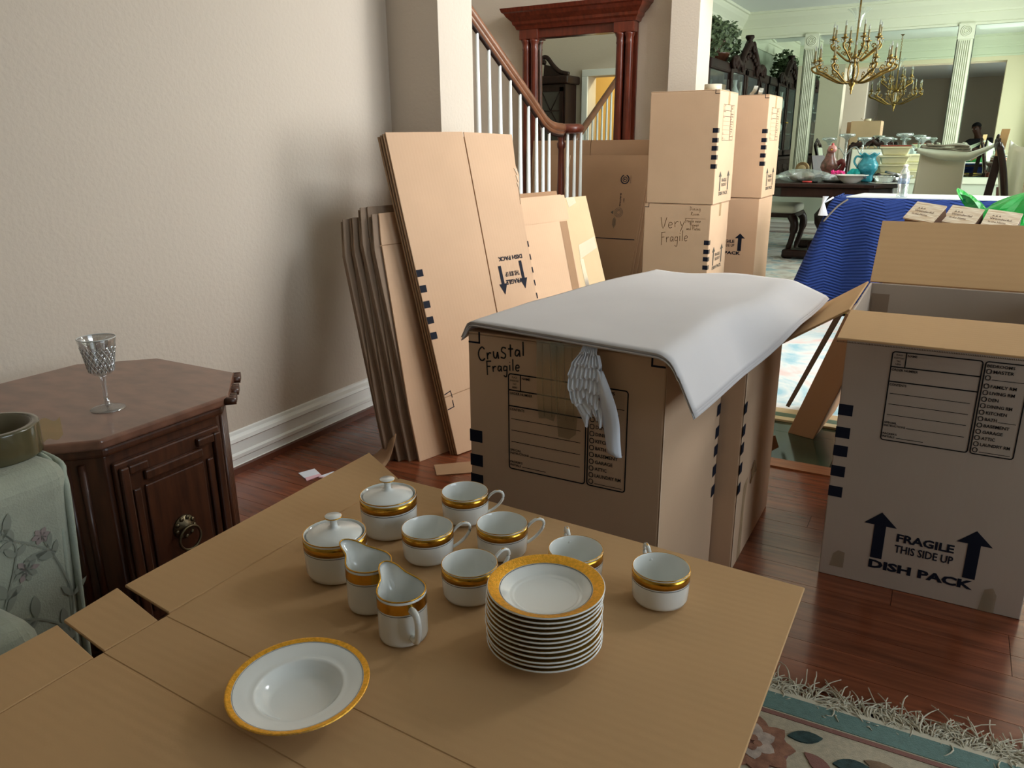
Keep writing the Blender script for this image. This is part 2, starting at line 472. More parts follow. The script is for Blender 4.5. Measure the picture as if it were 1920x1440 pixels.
# --- windows (each one an opening, a frame, bars and a pane)
def window(n, x, y0, y1, z0, z1, nx, nz, door=False):
    w = 0.06
    b = MB()
    b.box(x - 0.02, x + 0.1, y0, y0 + w, z0, z1).box(x - 0.02, x + 0.1, y1 - w, y1, z0, z1)
    b.box(x - 0.02, x + 0.1, y0, y1, z0, z0 + w).box(x - 0.02, x + 0.1, y0, y1, z1 - w, z1)
    f = struct(b.build('window_%d' % n, WHITE))
    for i in range(1, nx):
        yy = y0 + (y1 - y0) * i / nx
        MB().box(x + 0.02, x + 0.06, yy - 0.015, yy + 0.015, z0, z1).build('window_bar', WHITE, f)
    for i in range(1, nz):
        zz = z0 + (z1 - z0) * i / nz
        MB().box(x + 0.02, x + 0.06, y0, y1, zz - 0.012, zz + 0.012).build('window_bar', WHITE, f)
    MB().box(x + 0.038, x + 0.042, y0, y1, z0, z1).build('window_pane', CLEAR_PANE, f)
    MB().box(x - 0.06, x + 0.0, y0 - 0.05, y1 + 0.05, z0 - 0.04, z0).build('window_sill', WHITE, f)
CLEAR_PANE = film('window_glass', (250, 253, 255), 0.04, 0.0, 0.04)
window(1, RX, 0.3, 2.1, 0.5, 2.2, 3, 3)  # unseen window, put in with the china fill light
window(2, FX, 4.2, 6.05, 0.1, 2.25, 4, 3)
window(4, FX, 3.1, 5.3, 2.7, 4.15, 4, 2)  # made-up high window for the added fill from above
window(3, DX1, 6.95, 10.05, 0.4, 2.3, 4, 3)
# --- baseboards: a moulded profile drawn as stacked boards
def base(n, pts, out):
    """pts: two floor points, out: the direction into the room"""
    (xa, ya), (xb, yb) = pts
    b = MB()
    prof = [(0.0, 0.0), (0.022, 0.0), (0.022, 0.02), (0.014, 0.024), (0.014, 0.045), (0.020, 0.05), (0.020, 0.062), (0.012, 0.068), (0.012, 0.104), (0.020, 0.11), (0.017, 0.122), (0.008, 0.132), (0.006, 0.142), (0.0, 0.145)]
    k = len(prof); vs = []
    for (px, py) in pts:
        for d, z in prof: vs.append((px + out[0] * d, py + out[1] * d, z))
    fs = [(i, i + 1, i + 1 + k, i + k) for i in range(k - 1)] + [tuple(range(k)), tuple(range(2 * k - 1, k - 1, -1))]
    b.add(vs, fs)
    return struct(b.build(n, WHITE))
base('baseboard_left', [(LX, -2.6), (LX, YP0)], (1, 0))
base('baseboard_pier', [(-1.85, YP0), (LX, YP0)], (0, -1))
base('baseboard_hall', [(-2.07, YQ0 + 0.2), (-6.1, YQ0 + 0.2)], (0, -1))
base('baseboard_dining_left', [(DX0, YQ1), (DX0, YM)], (1, 0))
base('baseboard_dining_back', [(DX1, YM), (DX0, YM)], (0, -1))
SHOE = M('shoe_moulding', (96, 50, 30), 0.4)
struct(MB().prism([(LX, 0), (LX + 0.034, 0), (LX + 0.034, 0.0), (LX, 0.0)], 0, 0).box(LX, LX + 0.035, -2.6, YP0, 0, 0.022).build('trim_2', SHOE))
# --- dining crown moulding, chair rail and wainscot
def crown(n, pts, out, mat=WHITE, z=ZC):
    prof = [(0.0, -0.30), (0.018, -0.30), (0.018, -0.275), (0.008, -0.27), (0.008, -0.175), (0.024, -0.17), (0.03, -0.155), (0.03, -0.145), (0.05, -0.12), (0.085, -0.08), (0.105, -0.045), (0.11, -0.03), (0.13, -0.025), (0.13, 0.0)]
    k = len(prof); vs = []
    for (px, py) in pts:
        for d, zz in prof: vs.append((px + out[0] * d, py + out[1] * d, z + zz))
    fs = [(i, i + 1, i + 1 + k, i + k) for i in range(k - 1)]
    return struct(MB().add(vs, fs).build(n, mat))
CREAM = M('cream_trim', (216, 219, 198), 0.4)
crown('trim_3', [(DX0, YQ1), (DX0, YM)], (1, 0), CREAM, 2.60)
crown('trim_4', [(DX1, YM), (DX0, YM)], (0, -1), CREAM, 2.60)
crown('trim_5', [(DX1, YM), (DX1, YQ1)], (-1, 0), CREAM, 2.60)
crown('trim_6', [(DX0, YQ1), (DX1, YQ1)], (0, 1), CREAM, 2.60)
for k, (a, o_) in enumerate((([(DX0, YQ1), (DX0, YM)], (1, 0)), ([(DX1, YM), (DX0, YM)], (0, -1)))):
    (xa, ya), (xb, yb) = a
    t = 0.03
    b = MB().box(min(xa, xb) - (0 if o_[0] <= 0 else 0), max(xa, xb) + (t if o_[0] > 0 else 0), min(ya, yb) - (t if o_[1] < 0 else 0), max(ya, yb), 0.62, 0.69)
    struct(b.build('trim_%d' % (7 + k), CREAM, bevel=0.008))
# --- fluted pilasters with rosette blocks, mirrors between them
PIL = [(-1.745, 0.145), (-0.14, 0.145)]
for n, (px, w) in enumerate(PIL):
    y1 = YM; y0 = YM - 0.03
    b = MB().box(px - w / 2, px + w / 2, y0, y1, 0.69, 2.33)
    p = struct(b.build('trim_%d' % (9 + n), CREAM))
    for i in range(6):
        x = px - w / 2 + 0.012 + (w - 0.024) * (i + 0.5) / 6
        MB().box(x - 0.0062, x + 0.0062, y0 - 0.016, y0 + .001, 0.78, 2.145).build('flute', CREAM, p, bevel=0.003, seg=1)
    k = MB().box(px - w / 2 - 0.008, px + w / 2 + 0.008, y0 - 0.014, y1, 2.16, 2.32).build('rosette_block', CREAM, p, bevel=0.004)
    b = MB()
    for r in (0.052, 0.036, 0.02):
        b.tube([(px + r * math.cos(t * PI / 12), y0 - 0.017, 2.243 + r * math.sin(t * PI / 12)) for t in range(24)], 0.0065, 6, closed=True)
    b.ball((px, y0 - 0.015, 2.243), (0.01, 0.006, 0.01))
    b.build('rosette', CREAM, p)
    MB().box(px - w / 2 - 0.01, px + w / 2 + 0.01, y0 - 0.012, y1, 0.69, 0.77).build('plinth_block', CREAM, p, bevel=0.004)
def wall_mirror(x0, x1, z0, z1, label):
    t = thing('wall_mirror', label, 'mirror', ((x0 + x1) / 2, YM, z0), 0, 'mirrors set into the dining room wall')
    hw = (x1 - x0) / 2; h = z1 - z0; bv = 0.045
    MB().box(-hw + bv, hw - bv, -0.0064, -0.0005, bv, h - bv).build('mirror_glass', MIRROR, t)
    b = MB()
    o = [(-hw, -0.004, 0), (hw, -0.004, 0), (hw, -0.004, h), (-hw, -0.004, h)]
    i = [(-hw + bv, -0.0065, bv), (hw - bv, -0.0065, bv), (hw - bv, -0.0065, h - bv), (-hw + bv, -0.0065, h - bv)]
    b.add(o + i, [(k, (k + 1) % 4, 4 + (k + 1) % 4, 4 + k) for k in range(4)])
    b.build('bevelled_edge', MIRROR, t)
    MB().box(-hw, hw, -0.007, -0.0005, h, h + 0.006).box(-hw - .005, -hw, -0.007, -0.0005, 0, h + .006).box(hw, hw + .005, -0.007, -0.0005, 0, h + .006).build('dark_edge', M('mirror_edge', (70, 76, 70), .3), t)
wall_mirror(-2.50, -1.83, 0.70, 2.30, 'tall wall mirror reflecting the china cabinet in the corner')
wall_mirror(-1.66, -0.225, 0.70, 2.30, 'wide wall mirror behind the brass chandelier, between two fluted pilasters')
wall_mirror(-0.055, 0.84, 0.70, 2.30, 'wall mirror reflecting a seated man in a black shirt')
# --- closet beyond the hall doorway with its warm lamp, seen only in the hall mirror
d = struct(MB().box(-4.40, -4.32, YP1, YP1 + 0.03, 0, 1.919).box(-3.62, -3.54, YP1, YP1 + 0.03, 0, 1.919).box(-4.40, -3.54, YP1, YP1 + 0.03, 1.92, 2.0).build('door_1', WHITE, bevel=0.005))
dp = MB().box(-4.30, -3.64, 1.02, 1.06, 0.01, 1.9).build('door_leaf', M('warm_door', (240, 214, 160), 0.5), d)
for q in ((-4.22, -4.0), (-3.92, -3.72)):
    for z in ((0.2, 0.8), (0.95, 1.35), (1.45, 1.8)):
        MB().box(q[0], q[1], 1.058, 1.07, z[0], z[1]).build('door_panel', _mats['warm_door'], dp, bevel=0.008)
MB().ball((-3.72, 1.09, 0.98), 0.025).build('door_knob', BRASS, dp)
pd = bpy.data.lights.new('closet_lamp', 'POINT'); pd.energy = 85; pd.color = (1.0, 0.82, 0.55); pd.shadow_soft_size = 0.08
po = bpy.data.objects.new('closet_lamp', pd); COL.objects.link(po); po.location = (-3.9, 2.2, 2.3)
# ================================================================== COFFEE TABLE, FLATTENED CARTON, CHINA
ZT = 0.46
t = thing('coffee_table', 'low dark wooden coffee table hidden under the flattened carton', 'table', (-0.5, 0.42, 0))
MB().box(-0.36, 0.34, -0.62, 0.62, 0.415, 0.4535).build('tabletop', WOODR, t, bevel=0.006)
MB().box(-0.32, 0.30, -0.58, 0.58, 0.345, 0.415).build('apron', WOODR, t, bevel=0.004)
for sx in (-0.30, 0.28):
    for sy in (-0.56, 0.56):
        MB().lathe([(0.018, 0), (0.026, 0.02), (0.02, 0.06), (0.03, 0.25), (0.035, 0.30), (0.035, 0.35)], 12, (sx, sy, 0)).build('leg', WOODR, t)

# flattened carton: three body panels and three side flaps, each panel its own sheet joined along a pressed crease
t = thing('flattened_carton', 'brown cardboard carton laid flat as a cover over the low table, under the china', 'cardboard', (0, 0, 0))
TH = 0.0045
def sheet(name, q, mat=KRAFT_Y, par=None):
    o = MB().slab([(x, y, z) for x, y, z in q], TH).build(name, mat, par, bevel=0.0012, seg=1)
    return o
zz = ZT
sheet('panel', [(-0.904, 0.592, zz), (-0.118, 0.552, zz), (-0.116, 1.104, zz), (-0.66, 1.132, zz), (-0.899, 1.136, zz)], par=t)
sheet('panel', [(-0.906, 0.496, zz), (-0.112, 0.455, zz), (-0.118, 0.549, zz), (-0.904, 0.589, zz)], par=t)
sheet('panel', [(-0.906, -0.22, zz), (-0.09, -0.22, zz), (-0.112, 0.452, zz), (-0.906, 0.493, zz)], par=t)
sheet('flap', [(-1.024, 0.612, zz + 0.004), (-0.9075, 0.600, zz), (-0.9025, 1.135, zz), (-1.022, 1.192, zz + 0.012)], par=t)
sheet('flap', [(-1.018, 0.512, zz + 0.004), (-0.9075, 0.499, zz), (-0.9055, 0.580, zz), (-1.020, 0.598, zz + 0.009)], par=t)
sheet('flap', [(-1.018, -0.22, zz + 0.002), (-0.9075, -0.22, zz), (-0.9075, 0.484, zz), (-1.012, 0.500, zz + 0.006)], par=t)
b = MB()
for (xa, ya, xb, yb) in ((-0.906, 0.4945, -0.112, 0.4535), (-0.904, 0.5905, -0.118, 0.5505)):
    b.hexa([(xa, ya - 0.006, zz - 0.0044), (xb, yb - 0.006, zz - 0.0044), (xb, yb + 0.006, zz - 0.0044), (xa, ya + 0.006, zz - 0.0044), (xa, ya - 0.006, zz - 0.0010), (xb, yb - 0.006, zz - 0.0010), (xb, yb + 0.006, zz - 0.0010), (xa, ya + 0.006, zz - 0.0010)])
for (ya, yb) in ((0.60, 1.135), (0.50, 0.58), (-0.22, 0.484)):
    b.box(-0.911, -0.897, ya, yb, zz - 0.0044, zz - 0.0018)
b.build('crease', KRAFT_Y, t)

# ---- porcelain
def shell(prof_out, prof_in):
    return prof_out + prof_in[::-1]
CUP_O = [(0.0, 0.0), (0.026, 0.0), (0.030, 0.0015), (0.0385, 0.005), (0.0405, 0.010), (0.0415, 0.030), (0.0415, 0.0535), (0.0411, 0.0548)]
CUP_I = [(0.0, 0.005), (0.034, 0.0055), (0.0375, 0.009), (0.0392, 0.03), (0.0398, 0.0538), (0.0405, 0.0548)]
def gold_ring(r, z0, z1, off=0.0004, n=48):
    return MB().lathe([(r + off - 0.0006, z0), (r + off, z0), (r + off, z1), (r + off - 0.0006, z1), (r + off - 0.0006, z0)], n)
def handle_path(r0):
    return smooth_path([(r0 - 0.002, 0, .042), (r0 + .006, 0, .0515), (r0 + .016, 0, .0575), (r0 + .0255, 0, .0545), (r0 + .0265, 0, .044), (r0 + .019, 0, .032), (r0 + .009, 0, .0225), (r0 - 0.001, 0, .016)], 4)
t = thing('teacup', 'x', 'cup', (0, 0, 0), 0, 'white gold banded teacups')
MB().lathe(shell(CUP_O, CUP_I), 48).build('cup_body', PORC, t)
gold_ring(0.0415, 0.0395, 0.0525).build('gold_band', GOLD, t)
gold_ring(0.0415, 0.0368, 0.0376).build('gold_line', GREYL, t)
MB().lathe([(0.0405, 0.0549), (0.0411, 0.0552), (0.0415, 0.0548), (0.0415, 0.0540)], 48, cap=False).build('gold_rim', GOLD, t)
MB().tube(handle_path(0.0415), 0.0033, 8, flat=0.75, up=(0.3, 0, 1)).build('handle', PORC, t)
MB().tube([p + Vector((0.0, 0, 0.0)) for p in smooth_path([(0.0500, 0, 0.0545), (0.0575, 0, 0.0588), (0.0655, 0, 0.0572)], 4)], 0.0014, 6, up=(0, 1, 0), flat=1.4).build('gilding', GOLD, t)
CUP = t
cups = [(-0.549, 0.846, R(62), 'white teacup with gold band nearest the stacked saucers'),
        (-0.668, 0.908, R(36), 'white gold banded teacup between the lidded sugar bowl and the other cups'),
        (-0.687, 1.05, R(22), 'white gold banded teacup closest to the crystal box'),
        (-0.569, 0.977, R(36), 'white gold banded teacup in the middle of the far row'),
        (-0.429, 0.958, R(128), 'white teacup half hidden behind the stacked saucers'),
        (-0.298, 0.969, R(130), 'white gold banded teacup standing alone past the saucers')]
for i, (x, y, a, lab) in enumerate(cups):
    if i == 0:
        CUP.location = (x, y, ZT); CUP.rotation_euler = (0, 0, a); CUP['label'] = lab
    else: dup(CUP, (x, y, ZT), a, lab)
# sugar bowls
t = thing('sugar_bowl', 'lidded white sugar bowl with gold band, next to the creamers', 'sugar bowl', (-0.767, 0.801, ZT), 0, 'lidded gold banded sugar bowls')
SO = [(0, 0), (0.036, 0), (0.044, 0.004), (0.047, 0.012), (0.0482, 0.04), (0.0482, 0.069), (0.0477, 0.0705)]
SI = [(0.0, 0.006), (0.043, 0.007), (0.0455, 0.02), (0.0462, 0.0705)]
MB().lathe(shell(SO, SI), 48).build('bowl_body', PORC, t)
gold_ring(0.0482, 0.0515, 0.0665).build('gold_band', GOLD, t)
gold_ring(0.0482, 0.0485, 0.0494).build('gold_line', GREYL, t)
l = MB().lathe([(0.0, 0.0665), (0.0425, 0.0665), (0.0428, 0.0685), (0.041, 0.070), (0.028, 0.0745), (0.012, 0.078), (0.0062, 0.080), (0.0052, 0.088), (0.0068, 0.0925), (0.0125, 0.0955), (0.0135, 0.097), (0.0125, 0.0985), (0.0, 0.0995)], 40).build('lid', PORC, t)
MB().lathe([(0.0129, 0.0960), (0.0139, 0.0968), (0.0137, 0.0978), (0.0128, 0.0980)], 32, cap=False).build('gold_edge', GOLD, l)
MB().lathe([(0.0470, 0.0706), (0.0479, 0.0711), (0.0484, 0.0704), (0.0484, 0.0694)], 48, cap=False).build('gold_rim', GOLD, t)
dup(t, (-0.779, 0.95, ZT), 1.0, 'lidded white sugar bowl with gold band, nearest the folded corner of the cardboard')
# creamers
t = thing('creamer', 'white gold banded cream jug with its spout toward the sugar bowl', 'jug', (-0.662, 0.755, ZT), 0, 'gold banded cream jugs')
def creamer_r(a, h):
    """radius and height of the lip at angle a (spout at a = 0)"""
    k = max(0.0, math.cos(a)) ** 16
    return 0.0335 + 0.031 * k * max(0.0, (h - 0.45) / 0.55) ** 1.6, k
def cre(inner):
    def f(u, v):
        a = 2 * PI * u
        zt = 0.072
        r, k = creamer_r(a, v)
        z = v * (zt + 0.010 * max(0, math.cos(a)) ** 3)
        if v < 0.08: r = 0.0335 * (0.80 + 0.2 * (v / 0.08) ** 0.5)
        if inner: r -= 0.0022; z = 0.004 + v * (zt - 0.004 + 0.010 * max(0, math.cos(a)) ** 3)
        return (r * math.cos(a), r * math.sin(a), z)
    return f
b = MB(); N = 96; V = 16
b.grid(cre(False), N, V, cu=True); b.grid(cre(True), N, V, cu=True)
n0 = N * (V + 1)
b.add([(0, 0, 0)], []); 
b.f += [(V * N + i, n0 + V * N + i, n0 + V * N + (i + 1) % N, V * N + (i + 1) % N)[::-1] for i in range(N)]; b.s += [True] * N
b.f += [tuple(range(N - 1, -1, -1)), tuple(n0 + i for i in range(N))]; b.s += [False] * 2
b.build('jug_body', PORC, t)
def band(v0, v1, off):
    def f(u, v):
        a = 2 * PI * u; vv = v0 + (v1 - v0) * v; r, k = creamer_r(a, vv); r += off
        return (r * math.cos(a), r * math.sin(a), vv * (0.072 + 0.010 * max(0, math.cos(a)) ** 3))
    return f
MB().grid(band(0.74, 0.95, 0.0004), 96, 6, cu=True).build('gold_band', GOLD, t)
MB().grid(band(0.70, 0.712, 0.0004), 96, 1, cu=True).build('gold_line', GREYL, t)
MB().tube([Vector(band(1.0, 1.0, -0.0010)(i / 96, 0)) + Vector((0, 0, 0.0004)) for i in range(96)], 0.0012, 6, closed=True).build('gold_rim', GOLD, t)
hp = smooth_path([(-0.032, 0, 0.058), (-0.046, 0, 0.060), (-0.054, 0, 0.052), (-0.054, 0, 0.036), (-0.048, 0, 0.022), (-0.033, 0, 0.016)], 5)
MB().tube(hp, 0.0046, 8, flat=1.3).build('handle', PORC, t)
MB().tube([p + Vector((-0.0028, 0, 0.0012)) for p in hp[6:22]], 0.0012, 6, flat=1.8).build('gilding', GOLD, t)
CRE = t
t.rotation_euler = (0, 0, math.atan2(0.772 - 0.755, -0.746 + 0.662) - 0.05)
dup(t, (-0.576, 0.718, ZT), math.atan2(0.80 - 0.718, -0.652 + 0.576) + 0.28, 'white gold banded cream jug with its handle facing the soup bowl')
# saucers
SAU = [(0.0, 0.0), (0.036, 0.0), (0.039, 0.0025), (0.046, 0.0035), (0.058, 0.0105), (0.0745, 0.0185), (0.0768, 0.0195), (0.0766, 0.0212), (0.0748, 0.0212), (0.060, 0.0155), (0.0485, 0.0075), (0.0465, 0.0062), (0.0445, 0.0066), (0.0425, 0.0052), (0.040, 0.0045), (0.0, 0.0045)]
t = thing('saucer', 'x', 'saucer', (0, 0, 0), 0, 'stacked gold rimmed saucers')
MB().lathe(SAU, 56).build('saucer_body', PORC, t)
MB().lathe([(0.0612, 0.01644), (0.0748, 0.0216), (0.0757, 0.02162)], 56, cap=False).build('gold_rim', GOLDT, t)
MB().lathe([(0.0595, 0.01578), (0.0603, 0.01608)], 56, cap=False).build('gold_line', GREYL, t)
SAUCER = t
rs = random.Random(5)
step = 0.0068
ords = ['bottom', 'second', 'third', 'fourth', 'fifth', 'sixth', 'seventh', 'eighth', 'ninth', 'tenth', 'eleventh']
NS = 12
for i in range(NS):
    k = i / (NS - 1)
    ox = rs.uniform(-0.0012, 0.0012) - 0.003 + 0.003 * k - 0.0025 * math.sin(k * 2.4); oy = rs.uniform(-0.001, 0.001) - 0.002 * (1 - k)
    loc = (-0.392 + ox, 0.787 + oy, ZT + i * step)
    lab = 'gold rimmed white saucer, topmost of the stack' if i == NS - 1 else ('gold rimmed white saucer lying on the cardboard under the stack' if i == 0 else 'gold rimmed white saucer, %s from the bottom of its stack' % ords[i])
    if i == 0: SAUCER.location = loc; SAUCER['label'] = lab
    else: dup(SAUCER, loc, rs.uniform(0, 6), lab)
# soup bowl
t = thing('soup_bowl', 'shallow white soup bowl with wide gold rim, alone at the near end', 'bowl', (-0.603, 0.549, ZT))
BO = [(0.0, 0.0), (0.032, 0.0), (0.034, 0.0025), (0.040, 0.005), (0.048, 0.013), (0.053, 0.0185), (0.060, 0.0212), (0.0815, 0.0282), (0.0838, 0.0296), (0.0836, 0.0311), (0.0815, 0.0310), (0.0600, 0.0240), (0.0545, 0.0225), (0.0525, 0.0228), (0.0505, 0.0212), (0.0465, 0.0155), (0.0385, 0.0085), (0.034, 0.0068), (0.0, 0.0060)]
MB().lathe(BO, 64).build('bowl_body', PORC, t)
MB().lathe([(0.0765, 0.02970), (0.0815, 0.0313), (0.0834, 0.03145), (0.0841, 0.0300)], 64, cap=False).build('gold_rim', GOLDT, t)
MB().lathe([(0.0752, 0.02928), (0.0756, 0.02940)], 64, cap=False).build('gold_line', GREYL, t)
t.rotation_euler = (R(1.5), R(1.0), 0)
t.location.z += 0.0012
# ================================================================== END TABLE, WINE GLASS
ET = (-1.665, 0.985)
t = thing('end_table', 'octagonal dark wooden end table with a carved door and ring pull', 'table', (ET[0], ET[1], 0))
def octo(x0, x1, y0, y1, c):
    return [(x0 + c, y0), (x1 - c, y0), (x1, y0 + c), (x1, y1 - c), (x1 - c, y1), (x0 + c, y1), (x0, y1 - c), (x0, y0 + c)]
hx, hy, cc = 0.285, 0.298, 0.140
MB().prism(octo(-hx, hx, -hy, hy, cc), 0.538, 0.56).build('tabletop', WOODB, t, bevel=0.006, seg=3)
MB().prism(octo(-hx + .012, hx - .012, -hy + .012, hy - .012, cc), 0.515, 0.538).build('top_moulding', WOODC, t, bevel=0.008, seg=3)
MB().prism(octo(-hx + .028, hx - .028, -hy + .028, hy - .028, cc - 0.01), 0.06, 0.515).build('cabinet_body', WOODC, t, bevel=0.004)
MB().prism(octo(-hx + .008, hx - .008, -hy + .008, hy - .008, cc), 0.0, 0.07).build('plinth', WOODC, t, bevel=0.008, seg=3)
xf = hx - .028
# carved scroll nubs on the far chamfer of the top
b = MB()
for (px, py) in ((hx - 0.004, hy - cc + 0.012), (hx - 0.055, hy - 0.075), (hx - cc + 0.012, hy - 0.004)):
    for a in (-0.016, 0.0, 0.016):
        b.tube([(px - a * 0.7 - 0.012, py + a * 0.7 - 0.012, 0.548), (px - a * 0.7 + 0.006, py + a * 0.7 + 0.006, 0.548)], 0.0095, 8)
b.build('carved_trim', WOODC, t)
d = MB().box(xf, xf + 0.014, -0.130, 0.130, 0.085, 0.495).build('door', WOODC, t, bevel=0.004)
# stepped raised frame on the door
b = MB()
X0, X1 = xf + 0.014, xf + 0.026
b.box(X0, X1, -0.1058, -0.062, 0.465, 0.485).box(X0, X1, 0.062, 0.1058, 0.465, 0.485).box(X0, X1, -0.072, 0.072, 0.44, 0.462)
b.box(X0, X1, -0.125, -0.106, 0.10, 0.485).box(X0, X1, 0.106, 0.125, 0.10, 0.485)
b.box(X0, X1, -0.1058, 0.1058, 0.10, 0.118)
b.box(X0, X1 - 0.004, -0.101, -0.084, 0.14, 0.43).box(X0, X1 - 0.004, 0.084, 0.101, 0.14, 0.43)
b.build('raised_frame', WOODC, d, bevel=0.004)
MB().box(X0, X0 + 0.007, -0.074, 0.074, 0.13, 0.43).build('door_panel', WOODC, d, bevel=0.004)
b = MB().lathe([(0, 0.014), (0.012, 0.013), (0.02, 0.008), (0.03, 0.004), (0.031, 0.0)], 16)
k = b
b2 = MB(); b2.M = Matrix.Translation((X0 + 0.007, 0, 0.30)) @ Matrix.Rotation(PI / 2, 4, 'Y')
b2.lathe([(0.028, 0.0), (0.027, 0.004), (0.018, 0.006), (0.012, 0.013), (0.0, 0.015)], 18)
for i in range(9):
    a = 2 * PI * i / 9; b2.ball((0.022 * math.cos(a), 0.022 * math.sin(a), 0.005), (0.006, 0.006, 0.004), 6, 4)
b2.build('rosette', BRONZE, d)
MB().tube([(X0 + 0.024, 0.027 * math.sin(2 * PI * i / 28), 0.277 + 0.027 * math.cos(2 * PI * i / 28)) for i in range(28)], 0.003, 8, closed=True).build('ring_pull', BRONZE, d)
# reeds on the canted corners either side of the door
yf = hy - .028 - (cc - 0.01)
for sy in (-1, 1):
    for tt in (0.030, 0.050, 0.070, 0.090):
        MB().tube([(xf - tt + .001, sy * (yf + tt + .001), 0.08), (xf - tt + .001, sy * (yf + tt + .001), 0.50)], 0.0075, 8).build('reed', WOODC, t)
# wine glass with a diamond cut bowl
t = thing('wine_glass', 'cut crystal wine glass with diamond pattern on the end table', 'glass', (-1.541, 0.954, 0.56), 0.3)
CRYS = film('crystal_film', (236, 240, 240), 0.22, 0.03, 0.28)
zt = 0.158
MB().lathe([(0.0, 0.0), (0.0352, 0.0), (0.0355, 0.0015), (0.028, 0.0045), (0.012, 0.0085), (0.0062, 0.013), (0.0052, 0.03), (0.0055, 0.06), (0.007, 0.072), (0.010, 0.076), (0.0, 0.0765)], 32).build('stem', CRYS, t)
def wg(u, v):
    zz = 0.0755 + v * (zt - 0.0755)
    prof = [(0, 0.010), (0.05, 0.019), (0.12, 0.0245), (0.25, 0.0268), (0.6, 0.0315), (1.0, 0.0385)]
    for i in range(len(prof) - 1):
        if prof[i][0] <= v <= prof[i + 1][0]:
            k = (v - prof[i][0]) / (prof[i + 1][0] - prof[i][0]); r = prof[i][1] + k * (prof[i + 1][1] - prof[i][1]); break
    return r, zz
def outer(u, v):
    r, zz = wg(u, v); a = 2 * PI * u
    if 0.1 < v < 0.80:
        p = u * 22 + v * 5.2; q = u * 22 - v * 5.2
        d = max(abs(p - round(p)), abs(q - round(q))) ; e = min(abs(p - round(p)), abs(q - round(q)))
        r -= 0.0016 * (1 - min(1.0, e * 5))
    return (r * math.cos(a), r * math.sin(a), zz)
def inner(u, v):
    r, zz = wg(u, v); a = 2 * PI * u; r = max(0.004, r - 0.0032)
    return (r * math.cos(a), r * math.sin(a), zz + (0.003 if v < 0.1 else 0.0))
b = MB(); N, V = 132, 48
b.grid(outer, N, V, cu=True, smooth=False); b.grid(inner, N, 12, cu=True)
n0 = N * (V + 1); e1 = V * N; e2 = n0 + 12 * N
b.f += [(e1 + i, e1 + (i + 1) % N, e2 + (i + 1) % N, e2 + i) for i in range(N)]; b.s += [True] * N
b.f += [tuple(range(N - 1, -1, -1)), tuple(n0 + i for i in range(N))]; b.s += [False, False]
b.build('cut_bowl', film('cut_crystal', (240, 242, 240), 0.16, 0.02, 0.40), t)
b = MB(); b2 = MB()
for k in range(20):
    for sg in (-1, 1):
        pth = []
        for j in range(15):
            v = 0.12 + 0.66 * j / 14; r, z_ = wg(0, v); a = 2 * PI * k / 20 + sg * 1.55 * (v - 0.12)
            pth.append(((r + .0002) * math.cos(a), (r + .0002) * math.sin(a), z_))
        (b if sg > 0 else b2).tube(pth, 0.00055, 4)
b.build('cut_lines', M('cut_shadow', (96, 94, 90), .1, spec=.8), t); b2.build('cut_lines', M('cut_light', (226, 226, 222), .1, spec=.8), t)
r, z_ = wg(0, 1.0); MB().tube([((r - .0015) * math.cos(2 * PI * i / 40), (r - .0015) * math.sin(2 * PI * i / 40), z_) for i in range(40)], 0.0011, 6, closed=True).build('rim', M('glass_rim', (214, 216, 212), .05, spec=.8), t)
# ================================================================== FLORAL ARMCHAIR, TAPE ROLL
FAB = M('floral_fabric', (160, 164, 146), 0.9, var=0.05, vscale=30, bump=0.25, bscale=300, sheen=0.2)
PIPE = M('piping_fabric', (160, 168, 152), 0.9, bump=0.2, bscale=300)
MOT = M('grey_motif', (138, 142, 128), 0.9)
MOTP = M('mauve_motif', (150, 136, 130), 0.9)
AC = thing('armchair', 'sofa arm in pale green floral fabric with piping, beside the end table', 'sofa', (-1.42, 0.42, 0), R(0))
# local frame: arm slab runs along Y, faces +X; measured in world then shifted
AX0, AX1 = 0.0, 0.0
def armpt(u, v):
    return None
ox, oy = -1.42, 0.42
def W2L(p): return (p[0] - ox, p[1] - oy, p[2])
# arm: slab whose outer face flares slightly toward the top
def AL(x, y, z): return (x - ox, y - oy, z)
b = MB(); b.hexa([AL(-1.84, -0.25, .10), AL(-1.276, -0.25, .10), AL(-1.276, 0.682, .10), AL(-1.84, 0.682, .10), AL(-1.84, -0.25, .612), AL(-1.214, -0.25, .612), AL(-1.214, 0.682, .612), AL(-1.84, 0.682, .612)])
arm = b.build('sofa_arm', FAB, AC, bevel=0.042, seg=5)
b = MB()
for k, dx in enumerate((0.0, -0.020)):
    b.tube(smooth_path([AL(-1.80, .680 - .004 * k, .598 + .003 * k), AL(-1.40, .680 - .01 * k, .600 + .004 * k), AL(-1.262 + dx, .676 - .008 * k, .597 + .004 * k), AL(-1.236 + dx * .7, .668 - .004 * k, .578), AL(-1.229 + dx * .2, .664 - .016 * k, .53), AL(-1.254 + dx * .1, .664 - .018 * k, .30), AL(-1.274, .664 - .018 * k, .11)], 5), 0.0062, 8)
b.build('piping', PIPE, AC)
seat = MB().box(-1.9 - ox, -1.105 - ox, -0.9 - oy, 0.535 - oy, 0.26, 0.432)
for k in range(1):
    seat.build('seat_cushion', FAB, AC, bevel=0.05, seg=5)
MB().box(-1.95 - ox, -1.26 - ox, -0.9 - oy, 0.5 - oy, 0.04, 0.258).build('sofa_base', FAB, AC, bevel=0.015)
for sx, sy in ((-1.9, 0.55), (-1.32, 0.55)):
    MB().lathe([(0.018, 0), (0.03, 0.1)], 10, (sx - ox, sy - oy, 0)).build('foot', WOODC, AC)
